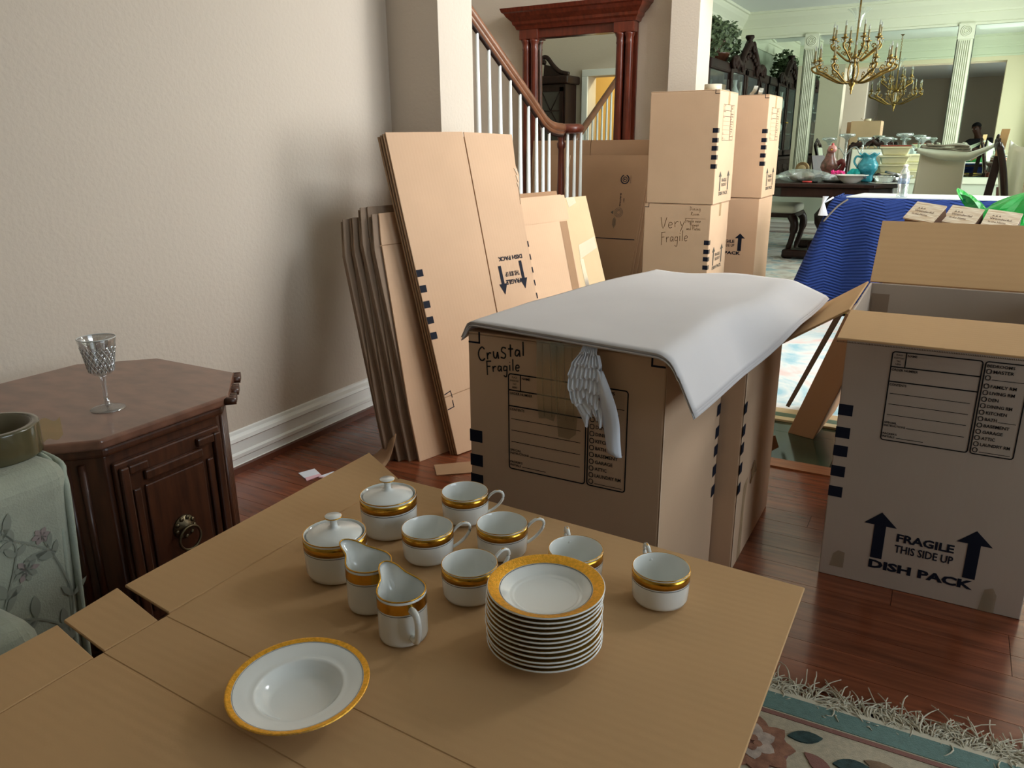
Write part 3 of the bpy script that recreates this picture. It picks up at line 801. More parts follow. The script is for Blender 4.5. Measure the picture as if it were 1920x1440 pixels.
# woven motifs on the outer face (the +X face) and on top
XF = -1.2242 - ox
def leafpoly(cx, cy, L, w, a, n=5):
    pts = []
    for i in range(n + 1):
        s = i / n; pts.append((s * L, w * math.sin(PI * s) ** 0.8))
    for i in range(n - 1, 0, -1):
        s = i / n; pts.append((s * L, -w * math.sin(PI * s) ** 0.8))
    c, sn = math.cos(a), math.sin(a)
    return [(cx + x * c - y * sn, cy + x * sn + y * c, 0) for x, y in pts]
rf = random.Random(11)
b = MB(); bp = MB(); bt = MB()
fm = face_matrix((-1.288 - ox, 0.06 - oy, 0), (0, 1, 0), (0.1202, 0, 0.9927), 0.0016)
b.M = fm; bp.M = fm
vines = [[(0.66, 0.10), (0.63, 0.22), (0.66, 0.36), (0.62, 0.50)], [(0.65, 0.30), (0.58, 0.36), (0.50, 0.35)], [(0.64, 0.46), (0.56, 0.52), (0.47, 0.50), (0.40, 0.54)], [(0.60, 0.13), (0.55, 0.22), (0.57, 0.33), (0.53, 0.42), (0.44, 0.47), (0.36, 0.45)], [(0.57, 0.30), (0.48, 0.32), (0.40, 0.29), (0.33, 0.31)], [(0.58, 0.2), (0.5, 0.17), (0.42, 0.2), (0.35, 0.16)], [(0.55, 0.40), (0.58, 0.5), (0.54, 0.55)]]
for vn in vines:
    pth = smooth_path([(p[0] - .07, p[1], 0) for p in vn], 5)
    b.stroke(pth, 0.003)
    for i in range(1, len(pth), 3):
        for sgn in (-1, 1):
            d = pth[min(i + 1, len(pth) - 1)] - pth[i - 1]; a = math.atan2(d.y, d.x) + sgn * rf.uniform(0.5, 1.0)
            b.poly(leafpoly(pth[i].x, pth[i].y, rf.uniform(0.024, 0.046), rf.uniform(0.005, 0.009), a))
    e = pth[-1]
    for k in range(6):
        bp.poly(leafpoly(e.x, e.y, 0.016, 0.005, k * PI / 3))
for (cx, cy) in ((0.49, 0.26), (0.38, 0.24), (0.33, 0.40), (0.43, 0.53), (0.52, 0.45), (0.47, 0.36)):
    for k in range(9):
        a = k * 2 * PI / 9; (bp if k % 3 == 0 else b).poly(leafpoly(cx, cy, 0.022, 0.0055, a))
b.build('woven_pattern', MOT, AC); bp.build('woven_pattern', MOTP, AC)
b = MB(); b.M = face_matrix((-1.9 - ox, 0 - oy, 0.6125), (1, 0, 0), (0, 1, 0), 0.0006)
for k in range(26):
    b.poly(leafpoly(rf.uniform(0.35, 0.6), rf.uniform(0.3, 0.6), rf.uniform(0.02, 0.035), 0.005, rf.uniform(0, 6)))
b.build('woven_pattern', MOT, AC)
# tape roll on the arm
TAN = M('tape_core', (120, 110, 84), 0.35, coat=0.3)
t = thing('tape_roll', 'wide roll of brown packing tape lying on the sofa arm', 'tape', (-1.338, 0.622, 0.6125), 0.55)
MB().lathe([(0.060, 0), (0.070, 0), (0.0708, 0.003), (0.0708, 0.049), (0.070, 0.052), (0.060, 0.052), (0.060, 0.0)], 40).build('tape_winding', M('brown_tape', (84, 78, 54), 0.12, coat=0.6, spec=0.6), t)
MB().lathe([(0.0575, 0.001), (0.0598, 0.001), (0.0598, 0.0515), (0.0575, 0.0515), (0.0575, 0.001)], 40).build('cardboard_core', TAN, t)
b = MB(); 
def tab(u, v):
    a = R(22) + u * 0.25
    x = 0.0712 * math.cos(a) + u * 0.028; y = 0.0712 * math.sin(a) + 0.012 * u
    return (x, y, 0.05 - v * 0.04 * (1 - 0.2 * u) + 0.004 * math.sin(u * 7) - 0.006 * u)
b.grid(tab, 8, 4); b.build('tape_end', film('tape_end', (204, 182, 128), 0.7, 0.2, 0.1), t)
# ================================================================== CARTONS
STROKES = {
 'C': (.65, [[(.6, .85), (.38, 1), (.12, .75), (.04, .4), (.2, .05), (.45, .02), (.62, .2)]]), 'r': (.45, [[(.05, .5), (.1, 0)], [(.08, .28), (.25, .5), (.42, .48)]]),
 'u': (.55, [[(.05, .5), (.1, .1), (.3, .05), (.42, .5)], [(.42, .5), (.5, 0)]]), 's': (.5, [[(.42, .48), (.2, .52), (.12, .36), (.4, .2), (.32, .0), (.05, .03)]]),
 'S': (.55, [[(.5, .75), (.2, .78), (.1, .5), (.45, .3), (.35, .02), (.02, .05)]]), 't': (.45, [[(.2, .9), (.22, 0)], [(0, .55), (.45, .6)]]),
 'a': (.5, [[(.4, .42), (.15, .45), (.05, .15), (.2, .02), (.38, .25)], [(.4, .47), (.45, 0)]]), 'l': (.25, [[(.1, 1), (.12, 0)]]), 'F': (.6, [[(.1, 1), (.15, -.25)], [(.05, .95), (.6, 1.02)], [(.1, .5), (.5, .55)]]),
 'g': (.5, [[(.4, .45), (.12, .45), (.08, .1), (.38, .15)], [(.42, .5), (.38, -.4), (.05, -.35)]]), 'i': (.22, [[(.1, .5), (.12, 0)], [(.1, .7), (.12, .76)]]), 'e': (.5, [[(.05, .25), (.4, .3), (.35, .5), (.1, .45), (.05, .15), (.2, 0), (.42, .08)]]),
 'V': (.65, [[(.0, 1), (.25, 0), (.6, 1)]]), 'y': (.5, [[(.02, .5), (.2, .1)], [(.45, .5), (.1, -.4)]]), 'D': (.65, [[(.12, 1), (.12, 0)], [(.0, 1), (.5, .8), (.55, .3), (.1, 0)]]), 'n': (.5, [[(.05, .5), (.08, 0)], [(.08, .3), (.3, .5), (.42, 0)]]),
 'R': (.62, [[(.1, 1), (.1, 0)], [(.05, 1), (.5, .85), (.15, .5), (.58, 0)]]), 'o': (.5, [[(.25, .5), (.05, .25), (.22, 0), (.42, .25), (.25, .5)]]), 'm': (.75, [[(.05, .5), (.08, 0)], [(.08, .3), (.25, .5), (.35, 0)], [(.35, .3), (.5, .5), (.65, 0)]]),
 'd': (.5, [[(.38, .4), (.12, .42), (.06, .1), (.3, .02), (.4, .3)], [(.42, 1), (.42, 0)]]), 'f': (.4, [[(.42, .95), (.2, .9), (.2, -.1)], [(0, .5), (.4, .52)]]), 'w': (.65, [[(.02, .5), (.15, 0), (.3, .4), (.42, 0), (.58, .5)]]), 'v': (.5, [[(.02, .5), (.2, 0), (.42, .5)]]),
 'P': (.6, [[(.1, 1), (.1, 0)], [(.05, 1), (.5, .9), (.45, .55), (.1, .48)]]), 'c': (.45, [[(.4, .45), (.12, .45), (.06, .12), (.38, .05)]]), ' ': (.35, []), '&': (.5, []), '.': (.2, [[(.08, .05), (.12, 0)]]),
}
def hand(b, s, x, y, h, w, slope=0.0, sq=1.0):
    rx = random.Random(len(s)); cx = x; cy = y
    for ch in s:
        adv, sts = STROKES.get(ch, (.4, []))
        jy = rx.uniform(-.04, .04)
        for st in sts:
            pts = smooth_path([(cx + p[0] * h * sq, cy + (p[1] + jy) * h, 0) for p in st], 3)
            b.stroke(pts, w)
        cx += (adv + .12) * h * sq; cy += slope * (adv + .12) * h * sq
BW, BH = 0.457, 0.711
SQ_Z = [0.4625, 0.4025, 0.353, 0.2975, 0.241]
def form_print(b, small=True):
    w = 0.0028
    b.rrect(0.103, 0.401, 0.2885, 0.624, 0.006, w)
    b.rrect(0.294, 0.401, 0.380, 0.624, 0.006, w)
    b.rect(0.104, 0.5855, 0.288, 0.5885); b.rect(0.104, 0.5490, 0.288, 0.5520); b.rect(0.1315, 0.587, 0.1340, 0.624)
    for v in (0.520, 0.493, 0.466): b.rect(0.109, v, 0.277, v + 0.0014)
    b.rect(0.155, 0.437, 0.277, 0.4384); b.rect(0.136, 0.4085, 0.195, 0.4099)
    for k, s in enumerate(('PLACE', 'INVENTORY', 'TAG', 'HERE')): 
        ww = (0.013, 0.022, 0.009, 0.012)[k]
        b.text(s, 0.118 - ww / 2, 0.6145 - k * 0.0075, ww, 0.0042, 0.01)
    b.text('NAME', 0.136, 0.614, 0.020, 0.0055, 0.02)
    b.text('ORDER NUMBER', 0.106, 0.577, 0.056, 0.0060, 0.02)
    b.text('CONTENTS', 0.106, 0.540, 0.036, 0.0060, 0.02)
    b.text('SPECIAL', 0.106, 0.4440, 0.028, 0.0052, 0.02); b.text('INSTRUCTIONS', 0.106, 0.4365, 0.047, 0.0052, 0.02)
    b.text("PACKER'S", 0.106, 0.4155, 0.031, 0.0052, 0.02); b.text('INITIALS', 0.106, 0.4080, 0.027, 0.0052, 0.02)
    b.text('BEDROOMS', 0.2975, 0.6110, 0.054, 0.0070, 0.02)
    rows = [(0.597, 'MASTER', .040), (0.582, None, 0), (0.5625, 'FAMILY RM', .050), (0.5468, 'LIVING RM', .049), (0.5310, 'DEN', .020), (0.5152, 'DINING RM', .049), (0.4995, 'KITCHEN', .041), (0.4838, 'BATH', .024), (0.468, 'BASEMENT', .051), (0.4525, 'GARAGE', .040), (0.437, 'ATTIC', .027), (0.4215, 'LAUNDRY RM', .059), (0.4065, None, 0)]
    for v, s, ww in rows:
        b.rrect(0.2985, v - 0.0005, 0.3075, v + 0.0095, 0.0035, 0.0018)
        if s: b.text(s, 0.3115, v + 0.0005, ww, 0.0078, 0.02)
        if s is None or s == 'BATH': b.rect(0.3115 if s is None else 0.338, v, 0.373, v + 0.0013)
def fragile_print(b, dv=0.0):
    if dv: b.M = b.M @ Matrix.Translation((0, dv, 0))
    for c in (0.131, 0.338):
        b.rect(c - 0.0135, 0.079, c + 0.0135, 0.172)
        b.add([(c - 0.038, 0.1715, 0), (c + 0.038, 0.1715, 0), (c, 0.208, 0)], [(0, 1, 2)])
    b.text('FRAGILE', 0.1715, 0.1365, 0.127, 0.0225, 0.035)
    b.text('THIS SIDE UP', 0.1700, 0.1065, 0.130, 0.0215, 0.02)
    b.text('DISH PACK', 0.1165, 0.0500, 0.234, 0.0240, 0.045)
def corner_mark(b, right):
    w = 0.004
    if right: b.rect(BW - 0.032, BH - 0.026, BW - 0.028, BH - 0.002); b.rect(BW - 0.032, BH - 0.029, BW - 0.002, BH - 0.025)
    else: b.rect(0.028, BH - 0.026, 0.032, BH - 0.002); b.rect(0.002, BH - 0.029, 0.032, BH - 0.025)
def squares(b, right, n=5):
    for z in SQ_Z[:n]:
        if right: b.rect(BW - 0.033, z - 0.0145, BW + 0.0004, z + 0.0145)
        else: b.rect(-0.0004, z - 0.0145, 0.033, z + 0.0145)
def fm4(side):
    """print frame on a carton face; box centred on its base"""
    h = BW / 2
    if side == 'front': return face_matrix((-h, -h, 0), (1, 0, 0), (0, 0, 1))
    if side == 'right': return face_matrix((h, -h, 0), (0, 1, 0), (0, 0, 1))
    if side == 'back': return face_matrix((h, h, 0), (-1, 0, 0), (0, 0, 1))
    return face_matrix((-h, h, 0), (0, -1, 0), (0, 0, 1))
def carton(label, loc, rz=0.0, mat=KRAFT, faces=None, seam='X', group=None, hh=BH, tape=True):
    """closed moving carton: body, two top flaps meeting at a taped seam, prints on its faces"""
    t = thing('moving_carton', label, 'box', loc, rz, group)
    h = BW / 2
    MB().box(-h, h, -h, h, 0.0, hh - 0.009).build('carton_body', mat, t, bevel=0.004, seg=2)
    for s in (-1, 1):
        b = MB()
        if seam == 'X': b.box(-h + 0.001, h - 0.001, s * 0.0012 if s > 0 else -h + 0.001, h - 0.001 if s > 0 else -0.0012, hh - 0.0085, hh - 0.0035)
        else: b.box(0.0012 if s > 0 else -h + 0.001, h - 0.001 if s > 0 else -0.0012, -h + 0.001, h - 0.001, hh - 0.0085, hh - 0.0035)
        b.build('top_flap', mat, t, bevel=0.0015, seg=1)
    if tape:
        b = MB(); z = hh - 0.003; w = 0.026; dn = 0.09
        if seam == 'X':
            b.add([(-h - .0012, -w, hh - dn), (-h - .0012, w, hh - dn), (-h - .0012, w, z), (-h - .0012, -w, z), (h + .0012, -w, z), (h + .0012, w, z), (h + .0012, -w, hh - dn), (h + .0012, w, hh - dn)], [(0, 1, 2, 3), (3, 2, 5, 4), (4, 5, 7, 6)])
        else:
            b.add([(-w, -h - .0012, hh - dn), (w, -h - .0012, hh - dn), (w, -h - .0012, z), (-w, -h - .0012, z), (-w, h + .0012, z), (w, h + .0012, z), (-w, h + .0012, hh - dn), (w, h + .0012, hh - dn)], [(0, 1, 2, 3), (3, 2, 5, 4), (4, 5, 7, 6)])
        b.build('packing_tape', TAPE, t)
    for (side, fn, name, ink) in (faces or []):
        b = MB(); b.M = fm4(side); fn(b); b.build(name, ink, t)
    return t
def both(b): form_print(b); fragile_print(b)
# ---- crystal carton under the paper, with a second one behind
def cry_hand(b):
    hand(b, 'CruStal', 0.026, 0.645, 0.031, 0.0034, 0.22, 0.92)
    hand(b, 'Fragile', 0.046, 0.620, 0.026, 0.0030, 0.18, 0.88)
ft = lambda b: (corner_mark(b, True), corner_mark(b, False), squares(b, False))
CB = carton('brown carton with crystal and fragile handwritten in black marker, under white paper', (-0.6715, 1.6335, 0), 0, KRAFT, [('front', form_print, 'printed_form', INK_B), ('front', fragile_print, 'printed_lettering', INK), ('front', ft, 'stripe_marking', INK), ('front', cry_hand, 'handwriting', MARKER), ('right', lambda b: squares(b, True), 'stripe_marking', INK), ('left', lambda b: squares(b, True), 'stripe_marking', INK)], seam='Y', tape=False)
# tape strips running down its front face
for (pts) in ([(0.172, .708), (0.236, .708), (0.233, .62), (0.222, .56), (0.214, .532), (0.196, .536), (0.178, .533), (0.172, .60)], [(0.205, .7075), (0.276, .7075), (0.274, .6), (0.267, .512), (0.252, .498), (0.226, .500), (0.216, .60)]):
    b = MB(); b.M = face_matrix((-BW / 2, -BW / 2, 0), (1, 0, 0), (0, 0, 1), 0.0018 + (0.0012 if pts[0][0] > 0.2 else 0))
    k = len(pts); b.poly([(p[0], p[1], 0) for p in pts][::-1])
    # creases pressed into the tape
    for i in range(3):
        x = pts[0][0] + 0.014 + i * 0.018; b.tube([(x, 0.70, 0.0004), (x + 0.004 * math.sin(i), 0.62, 0.0008), (x + 0.006, 0.54, 0.0004)], 0.0006, 4)
    b.build('packing_tape', TAPE, CB)
b = MB(); b.M = face_matrix((BW / 2, -BW / 2, 0), (0, 1, 0), (0, 0, 1))
b.stroke([(0.002, 0.0), (0.002, 0.70)], 0.004); b.build('worn_edge', WORN, CB)
# torn tape end sticking out on the far side
def knot(u, v): 
    a = 2 * PI * u; return (-BW / 2 - 0.012 + 0.012 * math.cos(a) * (1 + 0.4 * math.sin(5 * a + v * 6)), -0.15 + 0.05 * v, 0.60 + 0.010 * math.sin(a) * (1 + 0.3 * math.cos(3 * a)))
MB().grid(knot, 9, 4, cu=True, smooth=False).build('tape_end', M('dry_tape', (120, 92, 54), 0.5), CB)
C2 = carton('plain brown carton standing directly behind the crystal carton', (-0.615, 2.10, 0), 0, KRAFT, [('right', lambda b: squares(b, False), 'stripe_marking', INK)], seam='Y', tape=False)
b = MB(); b.M = face_matrix((BW / 2, -BW / 2, 0), (0, 1, 0), (0, 0, 1), 0.0016)
b.poly([(0.06, .0, 0), (0.10, .0, 0), (0.098, .16, 0), (0.12, .235, 0), (0.075, .225, 0), (0.07, .15, 0)])
b.build('packing_tape', TAPE, C2)
b = MB()
for k in range(5):
    b.tube(smooth_path([(BW / 2 + .001, -0.07 + k * .01, .20 + .01 * k), (BW / 2 + .006, -.08 + k * .012, .225), (BW / 2 + .004, -.075 + k * 0.006, .245 + .004 * k)], 3), 0.0022, 5)
b.build('torn_board', M('torn_fibre', (150, 118, 84), .95), C2)
b = MB(); b.M = face_matrix((BW / 2, -BW / 2, 0), (0, 1, 0), (0, 0, 1)); b.stroke([(0.004, 0.0), (0.004, 0.70)], 0.007); b.build('worn_edge', WORN, C2)
b = MB().slab([(BW / 2 - .01, BW / 2, 0.18), (BW / 2 + .018, BW / 2 + .01, 0.20), (BW / 2 + .006, BW / 2, 0.24), (BW / 2 - .01, BW / 2 - .01, 0.235)], 0.003).build('torn_flap', KRAFT_D, C2)
# ---- newsprint bundle draped over both
PAP = thing('packing_paper', 'thick sheaf of blank white packing paper draped over the crystal carton', 'paper', (-0.66, 1.8, 0.713))
FLc, FRc, BLc, BRc = Vector((-0.935, 1.404)), Vector((-0.308, 1.345)), Vector((-0.772, 2.300)), Vector((-0.262, 2.325))
def drape(dz, sh):
    xl = -0.893
    def sstep(t): t = max(0, min(1, t)); return t * t * (3 - 2 * t)
    def f(u, v):
        p = (FLc * (1 - u) + FRc * u) * (1 - v) + (BLc * (1 - u) + BRc * u) * v
        x, y = p.x + sh, p.y + sh * 0.6; z = 0.0165 + dz
        ky = sstep((y - 1.70) / 0.3)
        xe = -0.424 + 0.052 * ky
        z += 0.003 * math.sin(y * 9 + x * 5)
        th = R(62) - R(34) * ky                      # folds down steeply near the front, gently further back
        d = x - (xe - 0.03)
        if d > 0:
            r = 0.05 + 0.05 * ky; arc = r * th
            if d < arc: x2 = r * math.sin(d / r); z2 = -(r - r * math.cos(d / r))
            else: x2 = r * math.sin(th) + (d - arc) * math.cos(th); z2 = -(r - r * math.cos(th)) - (d - arc) * math.sin(th)
            x = xe - 0.03 + x2; z += z2
        dl = (xl + 0.01) - x
        if dl > 0 and y < 1.75:
            k = max(0, 1 - max(0, (y - 1.40)) / 0.35); th2 = R(62) * k; r = 0.02; arc = r * th2
            if th2 > 0.01:
                if dl < arc: x2 = r * math.sin(dl / r); z2 = -(r - r * math.cos(dl / r))
                else: x2 = r * math.sin(th2) + (dl - arc) * math.cos(th2); z2 = -(r - r * math.cos(th2)) - (dl - arc) * math.sin(th2)
                x = xl + 0.01 - x2; z += z2
        if y < 1.405 and x < xe + 0.02: z -= (1.405 - y) * 0.08
        if y > 2.24: z += 0.006 * math.sin((x + 0.9) * 22) * (y - 2.24) * 10
        return (x + 0.66, y - 1.8, z)
    return f
for k in range(5):
    MB().grid(drape(-0.0024 * k, 0.0035 * (k % 3) - 0.003), 64, 40).build('paper_sheet', PAPER, PAP, solid=0.0016)
# crumpled strip of perforated paper hanging from the bundle
t = thing('paper_strip', 'crumpled strip of perforated white paper hanging down the crystal carton', 'paper', (-0.900, 1.398, 0))
def strip(u, v):
    # v: 0 top .. 1 bottom
    keyv = [(0, .292, .322), (.12, .288, .322), (.28, .270, .333), (.45, .262, .338), (.62, .262, .336), (.78, .268, .330), (1.0, .300, .338)]
    for i in range(len(keyv) - 1):
        if keyv[i][0] <= v <= keyv[i + 1][0]:
            k = (v - keyv[i][0]) / (keyv[i + 1][0] - keyv[i][0]); l = keyv[i][1] + k * (keyv[i + 1][1] - keyv[i][1]); r = keyv[i][2] + k * (keyv[i + 1][2] - keyv[i][2]); break
    nr = 6.0; row = math.floor(v * nr); fr = v * nr - row
    pl = (0.0075 - 0.004 * v) * abs(((u * (9 - 0.5 * row)) % 1) * 2 - 1)
    jag = 0.004 * math.sin(u * 41 + row * 2.1) * (1 if fr > .8 or v == 1 else 0)
    z = 0.722 - v * (0.150 + (0.020 * math.sin(u * 9 + .5) + 0.012 * math.sin(u * 23)) * v ** 3) - jag
    return (l + u * (r - l), -0.012 - pl - 0.0055 * fr - 0.010 * math.sin(v * 2.6), z)
MB().grid(strip, 54, 42, smooth=False).build('pleated_paper', PAPERW, t, solid=0.0006)
def tail(u, v):
    cx = .327 + v * .044 + 0.006 * math.sin(v * 5); w = (0.008 + .014 * math.sin(min(1, v * 1.25) * PI * 0.62)) * (1 - 0.25 * v)
    return (cx + (u - .5) * 2 * w, -0.02 - 0.008 * math.sin(u * 3) - 0.006 * math.sin(v * 6), 0.672 - v * 0.178 - (0.004 if u > .5 else 0))
MB().grid(tail, 6, 20).build('torn_tail', PAPERW, t, solid=0.0006)
# ---- open carton at the near right
t = thing('open_carton', 'tall open dish carton with flaps folded back, printed fragile this side up', 'box', (0.0475, 2.2185, 0))
OC = t
h = BW / 2; th = 0.006
KG = cardboard('grey_kraft_front', (180, 164, 148))
b = MB().box(-h, h, -h, -h + th, 0, BH).box(-h, h, h - th, h, 0, BH).box(-h, -h + th, -h + th, h - th, 0, BH).box(h - th, h, -h + th, h - th, 0, BH).box(-h + th, h - th, -h + th, h - th, 0, 0.008)
b.build('carton_body', KG, t, bevel=0.002, seg=1)
FL = 0.228
def flap(name, a, c, direction, mat=KRAFT_Y):
    """a, c: hinge ends; direction: vector the flap points along"""
    a = Vector(a); c = Vector(c); d = Vector(direction).normalized() * FL
    return MB().slab([a, c, c + d, a + d], 0.005).build(name, mat, t, bevel=0.001, seg=1)
ff = flap('flap', (-h, -h - 0.002, BH), (h, -h - 0.002, BH), (0, -0.215, -0.018))
flap('flap', (h, h + 0.002, BH), (-h, h + 0.002, BH), (0, 0.155, 0.150))
flap('flap', (-h - 0.002, h - .006, BH), (-h - 0.002, -h + .006, BH), (-0.155, 0, -0.105))
flap('flap', (h + 0.002, -h + .006, BH), (h + 0.002, h - .006, BH), (0.16, 0, 0.02))
# fluting showing on the edge of the near flap
b = MB(); y0 = -h - 0.002 - 0.2275; z1 = BH - 0.0190; n = 150
for i in range(n):
    x = -h + BW * i / n; w = BW / n
    b.add([(x, y0, z1 - 0.0048), (x + w, y0, z1 - 0.0048), (x + w / 2, y0 - 0.0006, z1 - 0.0006)], [(0, 1, 2)])
o = b.build('fluted_edge', KRAFT_E, ff); o['kind'] = 'stuff'
b = MB(); b.M = fm4('front'); form_print(b); b.build('printed_form', INK_B, t)
b = MB(); b.M = fm4('front'); fragile_print(b); squares(b, False); b.build('printed_lettering', INK, t)
b = MB(); b.M = face_matrix((-h + th, h - th, 0), (1, 0, 0), (0, 0, 1)); b.M = Matrix(((1, 0, 0, -h + th), (0, 0, -1, h - th - 0.0015), (0, 1, 0, 0), (0, 0, 0, 1)))
b.rect(0.004, 0.05, 0.05, BH - 0.03); b.build('glued_seam', KRAFT_G, t)
for (pts) in ([(0.025, 0.03), (0.058, 0.03), (0.058, 0.075), (0.042, 0.078), (0.030, 0.066)], [(0.368, 0.0), (0.402, 0.0), (0.402, 0.05), (0.392, 0.068), (0.375, 0.06)]):
    b = MB(); b.M = face_matrix((-h, -h, 0), (1, 0, 0), (0, 0, 1), 0.0016); b.poly([(p[0], p[1], 0) for p in pts]); b.build('packing_tape', TAPE, t)
# carton behind it, the bundle leaning on it and three wood-grain boxes on top
HB = carton('closed carton standing behind the open dish carton, under the wood grain boxes', (0.06, 3.02, 0), 0, KRAFT_D, seam='X')
t = thing('carton_bundle', 'flattened brown carton leaning at a slant beside the open dish carton', 'cardboard', (-0.395, 3.03, 0))
b = MB(); b.hexa([(-0.055, 0.0, 0.0), (0.045, -0.03, 0.0), (0.075, 0.34, 0.0), (-0.02, 0.36, 0.0), (0.105, -0.01, 0.50), (0.200, -0.04, 0.46), (0.215, 0.33, 0.46), (0.125, 0.35, 0.50)])
b.build('folded_board', KRAFT_D, t, bevel=0.002)
MB().slab([(-0.078, 0.03, 0.10), (-0.064, 0.02, 0.10), (0.118, -0.005, 0.56), (0.100, 0.01, 0.57)], 0.004).build('loose_flap', KRAFT_E, t)
WG = M('wood_grain_print', (252, 240, 216), 0.7, var=0.4, vscale=6, stretch=(3, 40, 3), col2=(206, 174, 134))
WGD = M('brown_box_side', (104, 74, 54), 0.8)
t = None
for i, (x, y, rz, lab) in enumerate(((-0.080, 2.945, R(-24), 'wood grain printed box tilted on the hidden carton, nearest the blue blanket'), (0.030, 2.975, R(-18), 'wood grain printed box in the middle of the three tilted ones'), (0.140, 2.975, R(-12), 'wood grain printed box nearest the green bag'))):
    if t is None:
        t = thing('patterned_box', lab, 'box', (0, 0, 0), 0, 'wood grain printed boxes on the hidden carton')
        MB().box(-0.047, 0.047, -0.042, 0.042, -0.115, 0.0).build('box_body', WGD, t, bevel=0.002)
        MB().box(-0.049, 0.049, -0.044, 0.044, 0.0005, 0.006).build('printed_lid', WG, t)
        b = MB(); b.M = Matrix.Translation((0, 0, 0.0068))
        b.text('A & A', -0.030, 0.010, 0.026, 0.008, 0.01); b.text('Wonderful', -0.033, -0.004, 0.062, 0.009, 0.01); b.text('in the Home', -0.033, -0.020, 0.050, 0.008, 0.01)
        b.build('lid_lettering', M('brown_lettering', (112, 80, 54), 0.8), t)
        q = t
    else: q = dup(t, (0, 0, 0), 0, lab)
    q.location = (x, y, 0.872 - .010 * i); q.rotation_euler = (R(34), R(6), rz)
# ---- two stacks by the dining room
GRP = 'stacked brown dish cartons by the dining room'
def vf(b):
    hand(b, 'Very', 0.12, 0.545, 0.075, 0.004, 0.12, 0.9); hand(b, 'Fragile', 0.125, 0.450, 0.070, 0.004, 0.12, 0.72)
def dr(b):
    hand(b, 'Dining', 0.315, 0.670, 0.024, 0.0022, 0.0, 0.95); hand(b, 'Room', 0.325, 0.638, 0.022, 0.0022, 0.0, 0.95); b.rect(0.285, 0.617, 0.425, 0.6185)
    hand(b, 'Fragile vase', 0.288, 0.592, 0.022, 0.0022, 0.0, 0.72); hand(b, 'flower', 0.322, 0.567, 0.022, 0.0022, 0.0, 0.85); hand(b, 'and Plates', 0.300, 0.541, 0.022, 0.0022, 0.0, 0.75)
cmk = lambda b: corner_mark(b, True)
sq = lambda b: squares(b, True)
sql = lambda b: squares(b, False)
carton('carton with very fragile pencilled on its side, bottom of its stack', (-1.615, 5.385, 0), 0, KRAFT, [('front', vf, 'handwriting', PENCIL), ('front', dr, 'handwriting', PENCIL), ('front', lambda b: (corner_mark(b, False), squares(b, True)), 'stripe_marking', INK), ('right', lambda b: (squares(b, False), fragile_print(b, 0.215)), 'printed_lettering', INK_G)], group=GRP)
carton('blank fronted carton with black squares, on top of the very fragile one', (-1.605, 5.385, BH), 0, KRAFT, [('front', lambda b: (cmk(b), squares(b, True)), 'stripe_marking', INK), ('right', form_print, 'printed_form', INK_G), ('right', lambda b: (fragile_print(b), squares(b, False)), 'printed_lettering', INK_G)], group=GRP)
carton('carton with a bold upward arrow, bottom of the rear stack', (-1.465, 6.125, 0), 0, KRAFT_P, [('front', lambda b: fragile_print(b, 0.245), 'printed_lettering', INK)], group=GRP, tape=False)
carton('carton on top of the rear stack, next to the china cabinet', (-1.455, 6.125, BH), 0, KRAFT_P, [('front', lambda b: (cmk(b), squares(b, True)), 'stripe_marking', INK), ('right', form_print, 'printed_form', INK_G), ('right', lambda b: (fragile_print(b), squares(b, False)), 'printed_lettering', INK_G)], group=GRP)
t = thing('tape_roll', 'pale roll of packing tape standing on the tall carton stack', 'tape', (-1.52, 5.50, 2 * BH), 0)
b = MB(); b.lathe([(0.038, 0), (0.058, 0), (0.058, 0.05), (0.038, 0.05), (0.038, 0)], 28); b.build('tape_winding', M('pale_tape', (206, 196, 170), 0.35), t)
MB().slab([(0.058, 0.0, 0.048), (0.085, 0.0, 0.044), (0.08, 0.0, 0.012), (0.058, 0.0, 0.004)], 0.001).build('tape_end', TAPE, t)
t = thing('torn_tape', 'curled scraps of clear tape sticking up from the rear carton stack', 'tape', (-1.42, 6.05, 2 * BH), 0)
b = MB()
for k, (x0, dx, hh) in enumerate(((-0.10, -0.05, 0.05), (0.03, 0.03, 0.06), (0.08, 0.02, 0.04))):
    b.grid(lambda u, v: (x0 + dx * v + 0.02 * (u - .5), -0.02 + 0.05 * u, hh * v + 0.008 * math.sin(v * 6 + k)), 3, 6)
b.build('tape_curl', film('loose_tape', (224, 214, 190), 0.7, 0.2, 0.2), t)
# ---- flattened cartons leaning on the pier
def leanslab(label, y0, y1, xb, xt, zt, thick, mat, group, parts=None, z0=0.0, name='flattened_carton'):
    """flattened carton: panel pair facing +X, leaning back to -X"""
    t = thing(name, label, 'cardboard', (xb, y0, z0), 0, group)
    return t
LG = 'flattened cartons leaning on the wall pier'

def lean_frame(x0, y0, phi, lean, z0=0.0):
    """local x along the bottom edge, local y up the leaning face, local z out of the face"""
    p, l = R(phi), R(lean)
    e = Vector((math.sin(p), math.cos(p), 0)); back = Vector((-math.cos(p), math.sin(p), 0))
    v = back * math.sin(l) + Vector((0, 0, 1)) * math.cos(l); n = e.cross(v)
    m = Matrix.Identity(4)
    for i in range(3): m[i][0] = e[i]; m[i][1] = v[i]; m[i][2] = n[i]
    m[0][3] = x0; m[1][3] = y0; m[2][3] = z0
    return m
def lean_thing(label, x0, y0, phi, lean, group):
    t = thing('flattened_carton', label, 'cardboard', (0, 0, 0), 0, group)
    t.matrix_world = lean_frame(x0, y0, phi, lean)
    return t
LG = None
KRAFT_L = cardboard('light_kraft', (206, 180, 142))
t = lean_thing('tall pale flattened dish carton with upside down print, leaning toward the wall pier', -1.475, 2.212, 15, 16.5, LG)
LH = 1.194
